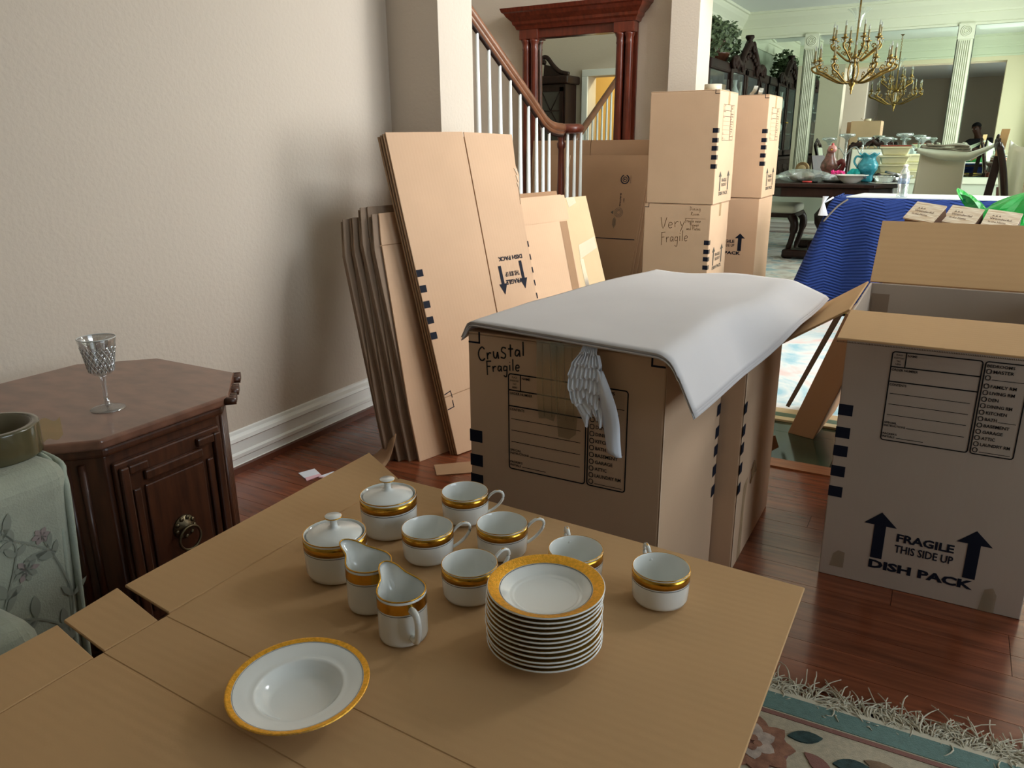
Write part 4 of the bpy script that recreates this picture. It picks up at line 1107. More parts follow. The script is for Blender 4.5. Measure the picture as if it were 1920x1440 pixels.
MB().prism([(0.0, 0.004), (0.352, 0.0), (0.349, 0.50), (0.376, LH + .004), (0.003, LH), (0.0, 0.935)], -0.005, 0.0).build('panel', KRAFT_P, t, bevel=0.001, seg=1)
MB().prism([(0.3555, 0.0), (0.57, 0.02), (0.594, 0.52), (0.620, 0.95), (0.641, 1.02), (0.632, 1.06), (0.649, LH - .006), (0.381, LH + .003), (0.354, 0.50)], -0.005, -0.0002).build('panel', KRAFT_P, t, bevel=0.001, seg=1)
for k in range(3):
    MB().prism([(-0.002 - .004 * k, 0.006), (0.56, 0.006), (0.60 - .008 * k, LH - 0.02), (-0.004 - .005 * k, LH - 0.004 - .003 * k), (-0.006 - .004 * k, 0.93)], -0.011 - 0.009 * k, -0.0065 - 0.009 * k).build('folded_layer', KRAFT_D, t)
b = MB()
for k in range(5): b.prism([(0.616 + .003 * (k % 2), 1.05 - .03 * k), (0.634 - .004 * k, 1.045 - .028 * k), (0.628 - .004 * k, 1.02 - .03 * k)], -0.0002, 0.0018)
b.build('torn_edge', WORN, t)
b = MB(); b.M = Matrix.Translation((0, 0, 0.0008))
b.text('DISH PACK', 0.556, 0.699, 0.138, 0.0175, 0.04, PI)
for c, yy in ((0.417, 0.0), (0.5375, 0.009)):
    b.rect(c - .008, 0.59 + yy, c + .008, 0.664 + yy); b.add([(c - .022, 0.592 + yy, 0), (c, 0.548 + yy, 0), (c + .022, 0.592 + yy, 0)], [(0, 1, 2)])
b.text('FRAGILE', 0.520, 0.604, 0.084, 0.0190, 0.035, PI); b.text('THIS SIDE UP', 0.521, 0.636, 0.080, 0.0190, 0.02, PI)
for k in range(5):
    z = 0.684 - .058 * k; b.rect(0.0, z - .013, 0.030, z + .013)
    b.rect(0.592 + .003 * (4 - k), 0.735 - .054 * k - .012, 0.598 + .003 * (4 - k), 0.735 - .054 * k + .012)
b.stroke([(0.002, 0.232), (0.034, 0.240), (0.036, 0.215)], 0.004); b.stroke([(0.002, 0.175), (0.034, 0.180), (0.034, 0.205)], 0.004)
b.build('printed_lettering', INK, t)
b = MB(); b.M = Matrix.Translation((0, 0, 0.0006)); b.stroke([(0.0, 0.222), (0.18, 0.232), (0.35, 0.236)], 0.003); b.build('score_line', KRAFT_D, t)
# four thick folded cartons to its near side, seen mostly edge on; their shade is in the kraft colour
labs = ['thick folded brown carton, the one with its face catching the light', 'thick folded carton sandwiched second in the dark bundle by the wall', 'thick folded carton with a frayed edge, third in the bundle by the wall', 'thick folded carton at the wall side end of the dark bundle']
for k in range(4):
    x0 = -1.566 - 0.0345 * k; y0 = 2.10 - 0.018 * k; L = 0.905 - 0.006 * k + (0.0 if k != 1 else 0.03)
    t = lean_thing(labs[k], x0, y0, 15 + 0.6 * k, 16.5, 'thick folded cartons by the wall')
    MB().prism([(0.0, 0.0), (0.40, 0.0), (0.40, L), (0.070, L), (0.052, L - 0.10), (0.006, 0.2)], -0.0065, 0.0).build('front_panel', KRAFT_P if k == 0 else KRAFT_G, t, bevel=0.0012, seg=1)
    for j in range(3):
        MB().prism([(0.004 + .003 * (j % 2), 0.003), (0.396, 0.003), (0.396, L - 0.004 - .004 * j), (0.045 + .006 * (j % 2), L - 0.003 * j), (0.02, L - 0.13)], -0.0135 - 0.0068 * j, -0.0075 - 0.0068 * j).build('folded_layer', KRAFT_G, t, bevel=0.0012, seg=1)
    b = MB(); b.M = Matrix.Translation((0, 0, 0.0007)); b.stroke([(0.04, L - .115), (0.4, L - .115)], 0.003); b.build('score_line', KRAFT_D, t)
# loose flap on the floor at their foot
t = thing('cardboard_scrap', 'dark bent cardboard scrap on the floor at the foot of the folded cartons', 'cardboard', (-1.70, 1.985, 0.0))
MB().grid(lambda u, v: (-0.05 + 0.10 * u, 0.08 * v + 0.01, 0.003 + 0.10 * u * v * v), 6, 6).build('bent_board', KRAFT_D, t, solid=0.004)
MB().slab([(0.26, 0.04, 0.004), (0.36, 0.12, 0.004), (0.30, 0.20, 0.004), (0.20, 0.11, 0.004)], 0.0038).build('loose_flap', KRAFT_D, t)
# two more flattened cartons beyond the tall one, in the foyer
t = lean_thing('short flattened carton with an open top flap, standing behind the tall pale one', -1.55, 3.06, 10, 14, 'flattened cartons beyond the tall one')
MB().prism([(0.0, 0.0), (0.47, 0.0), (0.42, 0.89), (0.0, 0.89)], -0.006, 0.0).build('front_panel', KRAFT_P, t, bevel=0.001, seg=1)
MB().prism([(0.0, 0.003), (0.45, 0.003), (0.40, 0.91), (0.0, 0.91)], -0.016, -0.0075).build('folded_layer', KRAFT_D, t)
MB().slab([(0.02, 0.765, 0.0015), (0.45, 0.765, 0.0015), (0.43, 0.885, 0.012), (0.0, 0.885, 0.012)], 0.004).build('flap', KRAFT_P, t)
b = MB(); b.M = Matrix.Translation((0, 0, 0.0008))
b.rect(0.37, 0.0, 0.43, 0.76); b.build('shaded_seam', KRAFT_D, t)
t = lean_thing('flattened yellowish carton with shiny tape strips, standing farther back by the balusters', -1.50, 3.42, 10, 14, 'flattened cartons beyond the tall one')
MB().prism([(0.0, 0.0), (0.335, 0.0), (0.335, 0.35), (0.29, 0.87), (0.0, 0.87)], -0.006, 0.0).build('front_panel', KRAFT_L, t, bevel=0.001, seg=1)
MB().prism([(0.0, 0.003), (0.33, 0.003), (0.28, 0.86), (0.0, 0.86)], -0.014, -0.0075).build('folded_layer', KRAFT_D, t)
SHINE = film('shiny_tape', (240, 240, 226), 0.6, 0.08, 0.35)
for q in ([(0.14, 0.56), (0.30, 0.60), (0.295, 0.66), (0.145, 0.63)], [(0.15, 0.0), (0.205, 0.0), (0.185, 0.3), (0.165, 0.56), (0.135, 0.56), (0.15, 0.3)], [(0.12, 0.82), (0.19, 0.84), (0.18, 0.87), (0.11, 0.87)]):
    b = MB(); b.M = Matrix.Translation((0, 0, 0.0016)); b.poly([(p[0], p[1], 0) for p in q]); b.build('packing_tape', SHINE, t)
# two large flattened cartons against the hall wall, behind the newel
t = thing('flattened_carton', 'wide flattened carton with recycling symbols, leaning on the hall wall behind the newel', 'cardboard', (-2.26, 5.86, 0), 0, 'flattened cartons on the hall wall')
Mx = Matrix.Rotation(R(-10), 4, 'X')
def lp(pts, z0, z1, name, mat):
    b = MB(); b.M = Matrix.Rotation(R(90 - 9), 4, 'X'); b.prism(pts, z0, z1); return b.build(name, mat, t, bevel=0.001, seg=1)
lp([(-0.65, 0.0), (0.05, 0.0), (0.145, 1.02), (-0.70, 1.02)], -0.005, 0.0, 'panel', KRAFT_D)
lp([(-0.95, 0.0), (-0.657, 0.0), (-0.555, 1.02), (-0.86, 1.02)], -0.003, 0.002, 'panel', KRAFT_D)
for k in range(3): lp([(-0.93, 0.004), (0.07 + .03 * k, 0.004), (0.155 + .012 * k, 1.01), (-0.85, 1.01)], -0.017 - .016 * k, -0.008 - .016 * k, 'folded_layer', KRAFT_D)
b = MB(); b.M = Matrix.Rotation(R(90 - 9), 4, 'X') @ Matrix.Translation((0, 0, 0.0008))
b.stroke([(-0.655, 0.0), (-0.55, 1.02)], 0.007); b.build('worn_edge', WORN, t)
b = MB(); b.M = Matrix.Rotation(R(90 - 9), 4, 'X') @ Matrix.Translation((0, 0, 0.001))
b.rect(-0.30, 0.363, 0.07, 0.370)
cx, cy = -0.055, 0.835
b.stroke([(cx + .033 * math.cos(R(a)), cy + .033 * math.sin(R(a)), 0) for a in range(110, 431, 16)], 0.009)
b.stroke([(cx + .018 * math.cos(R(a)), cy + .018 * math.sin(R(a)), 0) for a in range(0, 361, 20)], 0.006); b.add([(cx - .008, cy - .008, 0), (cx + .01, cy, 0), (cx - .008, cy + .008, 0)], [(0, 1, 2)])
b.text('CORRUGATED', cx + .045, cy + .03, 0.06, 0.007, 0, -PI / 2)
b.text('BURSTING', -0.085, 0.725, 0.10, 0.012, 0.03, -PI / 2); b.text('TEST', -0.055, 0.69, 0.035, 0.010, 0.02, -PI / 2)
b.build('printed_symbols', INK, t)
b = MB(); b.M = Matrix.Rotation(R(90 - 9), 4, 'X') @ Matrix.Translation((0, 0, 0.001))
for k in range(3): b.stroke([(-0.085 + (.036 - .01 * k) * math.cos(R(a)), 0.575 + (.036 - .01 * k) * math.sin(R(a)), 0) for a in range(0, 361, 20)], 0.003)
b.add([(-0.155, .575, 0), (-0.13, .56, 0), (-0.13, .59, 0)], [(0, 1, 2)])
for k in range(5): b.rect(-0.13 + .006 * k, 0.45 + .01 * abs(k - 2), -0.127 + .006 * k, 0.54 - .01 * abs(k - 2))
b.text('SIZE 18', -0.20, 0.17, 0.03, 0.009, 0, -PI / 2); b.text('MADE IN', -0.20, 0.12, 0.06, 0.009, 0, -PI / 2)
b.build('printed_seal', INK_G, t)
t = thing('flattened_carton', 'taller flattened carton with a vertical slot, half hidden against the hall wall', 'cardboard', (-2.30, 6.12, 0), 0, 'flattened cartons on the hall wall')
def lp2(pts, z0, z1, name, mat):
    b = MB(); b.M = Matrix.Rotation(R(90 - 5), 4, 'X'); b.prism(pts, z0, z1); return b.build(name, mat, t, bevel=0.001, seg=1)
lp2([(-0.98, 0), (-0.46, 0), (-0.42, 1.13), (-0.96, 1.13)], -0.006, 0, 'panel', KRAFT_D)
lp2([(-0.455, 0), (0.17, 0), (0.17, 1.13), (-0.413, 1.13)], -0.006, 0, 'panel', KRAFT_D)
lp2([(-0.96, 0.004), (0.165, 0.004), (0.165, 1.12), (-0.95, 1.12)], -0.016, -0.0075, 'folded_layer', KRAFT_D)
# ================================================================== STAIRS
BALW = M('white_baluster', (236, 240, 238), 0.28, coat=0.2)
ST = thing('staircase', 'white balustered staircase with a dark wooden handrail and newel', 'stairs', (-2.5, 5.3, 0))
RUN, RISE = 0.254, 0.151
def sl(y): return 1.21 + (5.0 - (5.3 + y)) * 0.594       # handrail height at local y
n = 9
for i in range(n):
    y1 = -0.16 - i * RUN; y0 = y1 - RUN
    z = RISE * (i + 1)
    MB().box(-1.02, 0.035, y0 - 0.0, y1 + 0.028, z - 0.028, z).build('tread', OAKRAIL, ST, bevel=0.006)
    MB().box(-1.0, 0.0, y1 - 0.02, y1, z - RISE, z - 0.028).build('riser', WHITE, ST)
b = MB(); pts = [(-0.16, 0.0)]
for i in range(n): pts += [(-0.165 - i * RUN, RISE * (i + 1) - 0.03), (-0.165 - (i + 1) * RUN, RISE * (i + 1) - 0.03)]
pts += [(-0.165 - n * RUN, 0.0)]
vs = [(-0.012, y, z) for y, z in pts] + [(-0.03, y, z) for y, z in pts]; k = len(pts)
b.add(vs, [tuple(range(k)), tuple(range(2 * k - 1, k - 1, -1))] + [(i, i + k, (i + 1) % k + k, (i + 1) % k) for i in range(k)])
b.build('stringer', WHITE, ST)
def baluster(x, y, z0, z1):
    h = z1 - z0
    b = MB(); s = 0.016
    b.box(x - s, x + s, y - s, y + s, z0, z0 + 0.17)
    q = z0 + 0.17
    b.lathe([(0.010, 0), (0.016, 0.006), (0.0165, 0.014), (0.010, 0.022), (0.013, 0.03), (0.017, 0.05), (0.016, 0.065), (0.0105, 0.085), (0.013, 0.09), (0.013, 0.097), (0.0105, 0.104), (0.0155, 0.112), (0.0158, 0.15), (0.0095, h - 0.17)], 12, (x, y, q))
    return b
for yy in (4.079, 4.207, 4.334, 4.461, 4.586, 4.70, 4.814, 4.91, 5.004):
    y = yy - 5.3
    i = int((-0.16 - y) / RUN); i = max(-1, i)
    z0 = RISE * (i + 1) if y < -0.16 else 0.0
    baluster(0.0, y, z0, sl(y) - 0.03).build('baluster', BALW, ST)
for x, y in ((0.11, 0.02), (0.135, 0.085), (0.155, 0.15)):
    baluster(x - 0.085, y - 0.07, 0.0, 1.185).build('baluster', BALW, ST)
for yy in (-0.10, -0.22, -0.35, -0.48, -0.60, -0.73, -0.86, -0.99, -1.11, -1.24):
    i = max(-1, int((-0.16 - yy) / RUN)); z0 = RISE * (i + 1) if yy < -0.16 else 0.0
    baluster(-1.0, yy, z0, sl(yy) - 0.03).build('baluster', BALW, ST)
MB().tube(smooth_path([(-1.0, -2.2, sl(-2.2)), (-1.0, -1.2, sl(-1.2)), (-1.0, -0.05, sl(-0.05))], 5), 0.034, 10, up=(0, 0, 1)).build('handrail', OAKRAIL, ST)
MB().lathe([(0.04, 0), (0.04, 0.2), (0.03, 0.25), (0.03, 1.0), (0.045, 1.03), (0.0, 1.08)], 14, (-1.0, 0.0, 0)).build('newel_post', WOODR, ST)
# rail: moulded section, sloping then easing level into the volute
path = smooth_path([(0, -2.30, sl(-2.30)), (0, -1.2, sl(-1.2)), (0, -0.55, sl(-0.55)), (0, -0.36, sl(-0.36)), (0, -0.22, 1.212), (0, -0.09, 1.205)], 5)
b = MB(); b.tube(path, 0.034, 10, flat=1.0, up=(0, 0, 1))
b.tube([p + Vector((0, 0, -0.028)) for p in path], 0.024, 8, up=(0, 0, 1)); b.build('handrail', OAKRAIL, ST)
b = MB(); b.tube([p + Vector((0, 0, -0.046)) for p in path], 0.017, 4, up=(0, 0, 1)); b.build('rail_fillet', WOODD, ST)
b = MB(); b.lathe([(0.0, 0.0), (0.06, 0.0), (0.085, 0.012), (0.092, 0.028), (0.090, 0.045), (0.075, 0.058), (0.03, 0.062), (0, 0.062)], 28, (0.02, 0.0, 1.168))
b.tube(smooth_path([(0.0, -0.10, 1.203), (0.012, -0.04, 1.203), (0.06, 0.03, 1.203), (0.05, 0.09, 1.203), (-0.02, 0.09, 1.203)], 5), 0.033, 10, up=(0, 0, 1))
b.build('volute', WOODR, ST)
b = MB(); b.lathe([(0.032, 0), (0.034, 0.16), (0.027, 0.18), (0.032, 0.22), (0.034, 0.4), (0.024, 0.95), (0.021, 1.06), (0.030, 1.075), (0.033, 1.10), (0.024, 1.115), (0.030, 1.15), (0.034, 1.17)], 16, (-0.035, -0.03, 0)); b.build('newel_post', WOODR, ST)
MB().lathe([(0.155, 0), (0.155, RISE - .03), (0.16, RISE - .03), (0.165, RISE - .01), (0.16, RISE - 0.002), (0, RISE)], 28, (-0.08, -0.02, -RISE + 0.03)).build('bullnose_step', OAKRAIL, ST)
# ================================================================== HALL MIRROR (columned wooden frame)
t = thing('pier_mirror', 'tall red mahogany framed mirror with columns and cornice on the hall wall', 'mirror', (-2.88, YQ0 + 0.2, 0))
yb = -0.10
MB().box(-0.44, 0.36, -0.030, -0.026, 0.35, 2.02).build('mirror_glass', MIRROR, t)
MB().box(-0.56, 0.48, -0.024, -0.0005, 0.0, 2.03).build('back_board', WOODR, t)
MB().box(-0.53, 0.45, -0.085, -0.024, 1.955, 2.06).build('frieze', WOODR, t, bevel=0.004)
pr = [(0.0, 2.02), (0.02, 2.025), (0.03, 2.05), (0.045, 2.065), (0.05, 2.085), (0.085, 2.12), (0.10, 2.145), (0.115, 2.155), (0.125, 2.185), (0.0, 2.185)]
b = MB(); vs = []
x0, x1, y1 = -0.555, 0.475, -0.10
for d, z in pr:
    e = d
    vs += [(x0 - e, 0, z), (x0 - e, y1 - e, z), (x1 + e, y1 - e, z), (x1 + e, 0, z)]
k = len(pr)
fs = []
for j in range(k - 1):
    for i in range(3): fs.append((j * 4 + i, j * 4 + i + 1, (j + 1) * 4 + i + 1, (j + 1) * 4 + i))
fs.append((0, 1, 2, 3)[::-1]); b.add(vs, fs); b.build('cornice', WOODR, t)
for x in (-0.465, 0.395):
    c = MB().box(x - 0.085, x + 0.085, -0.105, -0.024, 0.0, 0.30).build('column_base', WOODR, t, bevel=0.004)
    for dx in (-0.043, 0.035):
        MB().lathe([(0.045, 0.30), (0.046, 0.33), (0.034, 0.35), (0.0365, 0.9), (0.032, 1.86), (0.036, 1.87), (0.033, 1.885), (0.033, 1.91), (0.042, 1.93), (0.046, 1.95)], 18, (x + dx, -0.068, 0)).build('column', WOODR, t)
    MB().box(x - 0.09, x + 0.085, -0.112, -0.024, 1.945, 2.03).build('capital', WOODR, t, bevel=0.006)
MB().box(-0.56, 0.48, -0.10, -0.024, 0.24, 0.34).build('bottom_shelf', WOODR, t, bevel=0.006)
# ================================================================== SECRETARY CABINET (seen in the hall mirror)
t = thing('secretary_cabinet', 'dark secretary cabinet with scrolled pediment, seen reflected in the hall mirror', 'cabinet', (-4.86, YP1, 0), PI)
# local: faces -y (rotated so it faces into the hall)
W2 = 0.40
MB().box(-W2, W2, -0.42, -0.01, 0.05, 0.80).build('lower_case', WOODD, t, bevel=0.005)
MB().box(-W2 + .02, W2 - .02, -0.34, -0.01, 0.80, 1.82).build('upper_case', WOODD, t, bevel=0.005)
MB().box(-W2 - .03, W2 + .03, -0.39, -0.005, 1.82, 1.92).build('cornice', WOODD, t, bevel=0.02, seg=3)
for k in range(3):
    dr_ = MB().box(-W2 + .03, W2 - .03, -0.432, -0.42, 0.10 + .23 * k, 0.30 + .23 * k).build('drawer', WOODD, t, bevel=0.004)
    for sx in (-.2, .2): MB().ball((sx, -0.44, 0.2 + .23 * k), 0.014, 8, 6).build('drawer_knob', BRASS, dr_)
for s in (-1, 1):
    pth = smooth_path([(s * (W2 + .02), -0.33, 1.93), (s * 0.30, -0.33, 1.96), (s * 0.20, -0.33, 2.04), (s * 0.12, -0.33, 2.13), (s * 0.06, -0.33, 2.14), (s * 0.05, -0.33, 2.09), (s * 0.09, -0.33, 2.08)], 5)
    b = MB(); b.tube(pth, 0.028, 8)
    b.add([(s * (W2 + .01), -0.325, 1.92), (s * 0.06, -0.325, 1.92), (s * 0.07, -0.325, 2.06), (s * 0.2, -0.325, 2.03), (s * 0.3, -0.325, 1.955)], [(0, 1, 2, 3, 4)])
    b.build('scroll', WOODD, t)
    x0, x1 = (0.006, W2 - .05) if s > 0 else (-W2 + .05, -0.006)
    d = MB().box(x0, x0 + .045, -0.362, -0.342, 0.86, 1.78).box(x1 - .045, x1, -0.362, -0.342, 0.86, 1.78).box(x0, x1, -0.362, -0.342, 0.86, 0.91).box(x0, x1, -0.362, -0.342, 1.73, 1.78).build('glazed_door', WOODD, t)
    b = MB(); xc = (x0 + x1) / 2
    for (p, q) in (((x0 + .04, 1.74), (xc, 1.5)), ((x1 - .04, 1.74), (xc, 1.5)), ((xc, 1.5), (x0 + .04, 1.3)), ((xc, 1.5), (x1 - .04, 1.3)), ((x0 + .04, 1.3), (x1 - .04, 1.3)), ((x0 + .04, 1.1), (x1 - .04, 1.1)), ((xc, 1.3), (xc, 0.9)), ((x0 + .04, 1.5), (x1 - .04, 1.5))):
        b.tube([(p[0], -0.352, p[1]), (q[0], -0.352, q[1])], 0.007, 5)
    b.build('glazing_bar', WOODD, d)
    MB().box(x0 + .03, x1 - .03, -0.351, -0.347, 0.88, 1.76).build('pane', M('dark_pane', (70, 66, 60), 0.08, spec=0.7), d)
MB().lathe([(0.02, 0), (0.03, 0.03), (0.015, 0.06), (0.02, 0.1), (0.0, 0.14)], 12, (0, -0.33, 2.02)).build('finial', WOODD, t)
# ================================================================== PAPER SCRAPS ON THE FLOOR
PINK = M('pink_label', (226, 180, 190), 0.7)
t = thing('paper_scrap', 'torn white and pink paper scrap on the floor, nearest the end table', 'paper', (-1.838, 1.824, 0.001), 0, 'paper scraps on the floor')
MB().prism([(-0.043, -0.012), (-0.02, 0.044), (0.028, 0.02), (0.006, -0.034)], 0, 0.002).build('scrap_sheet', PAPERW, t)
MB().prism([(0.008, -0.033), (0.030, 0.018), (0.042, 0.012), (0.030, -0.048)], 0.0005, 0.003).build('pink_edge', PINK, t)
t = thing('paper_scrap', 'white paper scrap partly hidden behind the cardboard flap', 'paper', (-1.77, 1.845, 0.001), 0, 'paper scraps on the floor')
MB().prism([(-0.028, -0.02), (-0.012, 0.035), (0.03, 0.05), (0.05, 0.01)], 0, 0.002).build('scrap_sheet', PAPERW, t)
MB().prism([(-0.026, -0.022), (0.05, 0.008), (0.05, 0.001), (-0.02, -0.03)], 0.0005, 0.003).build('pink_edge', PINK, t)
# ================================================================== NEAR RUG
WOOL = M('cream_wool', (178, 166, 140), 0.95, var=0.12, vscale=90, bump=0.4, bscale=400, sheen=0.3)
TEAL = M('teal_wool', (92, 124, 116), 0.95, var=0.12, vscale=80, bump=0.4, bscale=400, sheen=0.3)
MAUVE = M('mauve_wool', (138, 96, 86), 0.95, bump=0.4, bscale=400)
ROSE = M('rose_wool', (150, 106, 84), 0.95, var=0.25, vscale=60, bump=0.4, bscale=400)
ROSEL = M('pale_rose_wool', (186, 168, 154), 0.95, var=0.2, vscale=60, bump=0.4, bscale=400)
LEAFG = M('dark_leaf_wool', (52, 72, 70), 0.95, var=0.35, vscale=70, bump=0.4, bscale=400)
TAUPE = M('taupe_wool', (128, 104, 80), 0.95, var=0.2, vscale=60, bump=0.4, bscale=400)
RED = M('red_wool', (124, 48, 46), 0.95, bump=0.4, bscale=400)
FRINGE = M('cream_fringe', (204, 196, 174), 0.95)
RY = 1.452
t = thing('fringed_rug', 'cream floral rug with teal border and white tangled fringe, in the near corner', 'rug', (0.55, RY, 0), R(0.8))
x0, x1 = -0.86, 1.2
MB().box(x0, x1, -1.6, 0.0, 0.001, 0.010).build('rug_pile', WOOL, t)
MB().box(x0, x1, -0.062, -0.010, 0.0101, 0.0112).build('teal_border', TEAL, t)
MB().box(x0, x1, -0.078, -0.067, 0.0101, 0.0114).build('mauve_stripe', MAUVE, t)
MB().box(x0, x1, -0.010, 0.004, 0.0101, 0.0108).build('woven_edge', FRINGE, t)
def pz(b, pts, h=0.0115): b.prism([(p[0], p[1]) for p in pts], 0.0101, h)
def motif(name, mat, polys, h=0.0125):
    b = MB()
    for i_, p in enumerate(polys): pz(b, p, h + 0.00012 * i_)
    return b.build(name, mat, t)
def lf(cx, cy, L, w, a): return leafpoly(cx, cy, L, w, a, 6)
def petals(cx, cy, r, n, w, a0=0): return [lf(cx + 0.25 * r * math.cos(a0 + k * 2 * PI / n), cy + 0.25 * r * math.sin(a0 + k * 2 * PI / n), r, w, a0 + k * 2 * PI / n) for k in range(n)]
for cx, cy, s in ((-0.745, -0.175, 1.0), (-0.12, -0.20, 1.0), (0.5, -0.18, 1.0)):
    motif('rose_petals', MAUVE, [[(cx + .066 * s * math.cos(k * PI / 9), cy + .060 * s * math.sin(k * PI / 9)) for k in range(18)]], 0.0116)
    motif('rose_petals', ROSE, petals(cx, cy, 0.062 * s, 9, 0.022 * s, 0.2), 0.0122)
    motif('rose_petals', ROSEL, petals(cx - 0.006, cy + 0.004, 0.040 * s, 7, 0.016 * s, 0.6), 0.0132)
    motif('rose_heart', ROSE, petals(cx - 0.004, cy - 0.002, 0.018 * s, 5, 0.009 * s, 0.1), 0.0142)
    motif('rug_leaf', LEAFG, [lf(cx + dx, cy + dy, L * s, 0.016, a) for dx, dy, L, a in ((-0.02, 0.065, 0.07, 2.2), (0.055, 0.05, 0.065, 0.35), (-0.075, -0.02, 0.065, 3.0), (-0.06, -0.06, 0.07, 3.6), (0.02, -0.075, 0.07, -0.9), (0.14, 0.015, 0.065, 0.3), (0.05, -0.05, 0.06, -0.3))], 0.0124)
    motif('rosebud', MAUVE, [lf(cx + 0.09, cy + 0.02, 0.06, 0.013, -0.5), lf(cx + 0.10, cy + 0.0, 0.055, 0.012, -0.3)], 0.0122)
    motif('rosebud', RED, [lf(cx + 0.10, cy - 0.02, 0.042, 0.011, -0.25), lf(cx - 0.09, cy + 0.02, 0.03, 0.01, 1.2)], 0.0124)
    b = MB(); b.M = Matrix.Translation((0, 0, 0.0121))
    for pth, w in (([(0.20, 0.04), (0.26, 0.03), (0.30, -0.01), (0.36, -0.01), (0.40, -0.05)], 0.013), ([(0.15, -0.04), (0.18, -0.005), (0.24, -0.02), (0.29, -0.07), (0.33, -0.13)], 0.017), ([(0.16, -0.03), (0.15, -0.055), (0.17, -0.062), (0.18, -0.045)], 0.014), ([(0.20, -0.02), (0.25, -0.05), (0.28, -0.11)], 0.010)):
        b.stroke([(cx + p.x, cy + p.y) for p in smooth_path([(q[0], q[1], 0) for q in pth], 5)], w)
    b.build('scroll', TAUPE, t)
    motif('scroll_leaf', TAUPE, [lf(cx + 0.19, cy + 0.05, 0.07, 0.014, -0.15), lf(cx + 0.34, cy - 0.0, 0.08, 0.014, -0.5), lf(cx + 0.42, cy - 0.06, 0.08, 0.014, -0.4)], 0.0122)
# fringe: tangled cream cords
b = MB(); rg = random.Random(21)
for i in range(1300):
    x = x0 + (1.25) * i / 1300 + rg.uniform(-0.003, 0.003)
    L = rg.uniform(0.035, 0.08) if rg.random() < 0.85 else rg.uniform(0.075, 0.125); a = PI / 2 + rg.gauss(0, 0.3) + .9 * math.sin(x * 37) * math.sin(x * 13); cur = rg.gauss(0, 1.0) + 2.2 * math.sin(x * 61)
    p = Vector((x, 0.0, 0.009)); pts = [p.copy()]
    for s in range(5):
        a += cur / 5 + rg.gauss(0, 0.25); p = p + Vector((math.cos(a), math.sin(a), 0)) * L / 5
        p.z = max(0.004, 0.006 + 0.006 * math.sin(s * 0.9 + i) + rg.uniform(-0.002, 0.004)); pts.append(p.copy())
    b.tube(smooth_path(pts, 2), [0.0016] * 8 + [0.0012] * 3, 4)
o = b.build('fringe', FRINGE, t); o['kind'] = 'stuff'
# ================================================================== RUGS FARTHER BACK
def rugmat(name, a, b_, c_, sc):
    m = M(name, a, 0.95, bump=0.3, bscale=200, sheen=0.3); nt = m.node_tree; bs = nt.nodes['Principled BSDF']
    tc = nt.nodes.new('ShaderNodeTexCoord'); nz = nt.nodes.new('ShaderNodeTexNoise'); nz.inputs['Scale'].default_value = sc; nz.inputs['Detail'].default_value = 4; nz.inputs['Distortion'].default_value = 1.6
    cr = nt.nodes.new('ShaderNodeValToRGB'); e = cr.color_ramp.elements
    e[0].position = 0.36; e[0].color = lin(b_); e[1].position = 0.5; e[1].color = lin(a); k = e.new(0.66); k.color = lin(c_)
    nt.links.new(tc.outputs['Object'], nz.inputs['Vector']); nt.links.new(nz.outputs['Fac'], cr.inputs['Fac']); nt.links.new(cr.outputs['Color'], bs.inputs['Base Color'])
    return m
RUGB = rugmat('pale_blue_rug', (214, 222, 220), (140, 190, 205), (222, 196, 190), 2.6)
RUGD = rugmat('grey_blue_rug', (196, 196, 180), (110, 150, 156), (140, 128, 110), 3.2)
t = thing('foyer_rug', 'pale blue and white rug on the green marble, lit by the door', 'rug', (0.15, 4.35, 0))
MB().box(-1.15, 1.15, -1.05, 1.02, 0.001, 0.010).build('rug_pile', RUGB, t)
for z0, z1, mt, nm in ((-1.20, -1.16, M('cream_border', (206, 190, 150), .95), 'cream_border'), (-1.16, -1.11, M('green_border', (92, 112, 92), .95), 'green_border'), (-1.11, -1.05, M('tan_border', (190, 170, 132), .95), 'tan_border')):
    MB().box(-1.15, 1.15, z0, z1, 0.001, 0.0098).build(nm, mt, t)
t = thing('dining_rug', 'grey blue patterned rug under the long dining table', 'rug', (-1.0, 8.5, 0))
MB().box(-1.5, 1.5, -1.85, 1.7, 0.001, 0.012).build('rug_pile', RUGD, t)
MB().box(-1.5, 1.5, -1.93, -1.85, 0.001, 0.0115).build('cream_border', _mats['cream_border'], t)
# ================================================================== CHINA CABINET
HX = -2.195
PANE = film('cabinet_pane', (225, 235, 230), 0.12, 0.03, 0.10)
t = thing('china_cabinet', 'large dark carved china cabinet with glass doors and ivy on top', 'cabinet', (DX0 + 0.03, 9.28, 0))
def cy(a, b_, c_, d, e, f, nm, mt=HUTCH, bev=0.006, par=None):
    return MB().box(a, b_, c_, d, e, f).build(nm, mt, par or t, bevel=bev)
D_ = HX - DX0 - 0.03
cy(0, D_, -1.45, 1.18, 0.06, 0.86, 'lower_case'); cy(0, D_ + .02, -1.47, 1.20, 0.86, 0.90, 'counter'); cy(0, D_ - .02, -1.46, 1.19, 0.0, 0.06, 'plinth')
cy(0, 0.02, -1.42, 1.15, 0.90, 1.80, 'back_panel')
for y in (-1.42, -0.70, 0.70, 1.13):
    cy(0.0, D_ - .02, y - .03, y + .03, 0.90, 1.80, 'upright')
cy(0, D_, -1.45, -0.68, 1.78, 1.88, 'cornice', bev=0.02); cy(0, D_, 0.68, 1.17, 1.78, 1.88, 'cornice', bev=0.02)
for z in (1.2, 1.5): cy(0.02, D_ - .05, -1.40, 1.12, z, z + .012, 'shelf', M('glass_shelf', (150, 170, 160), .1))
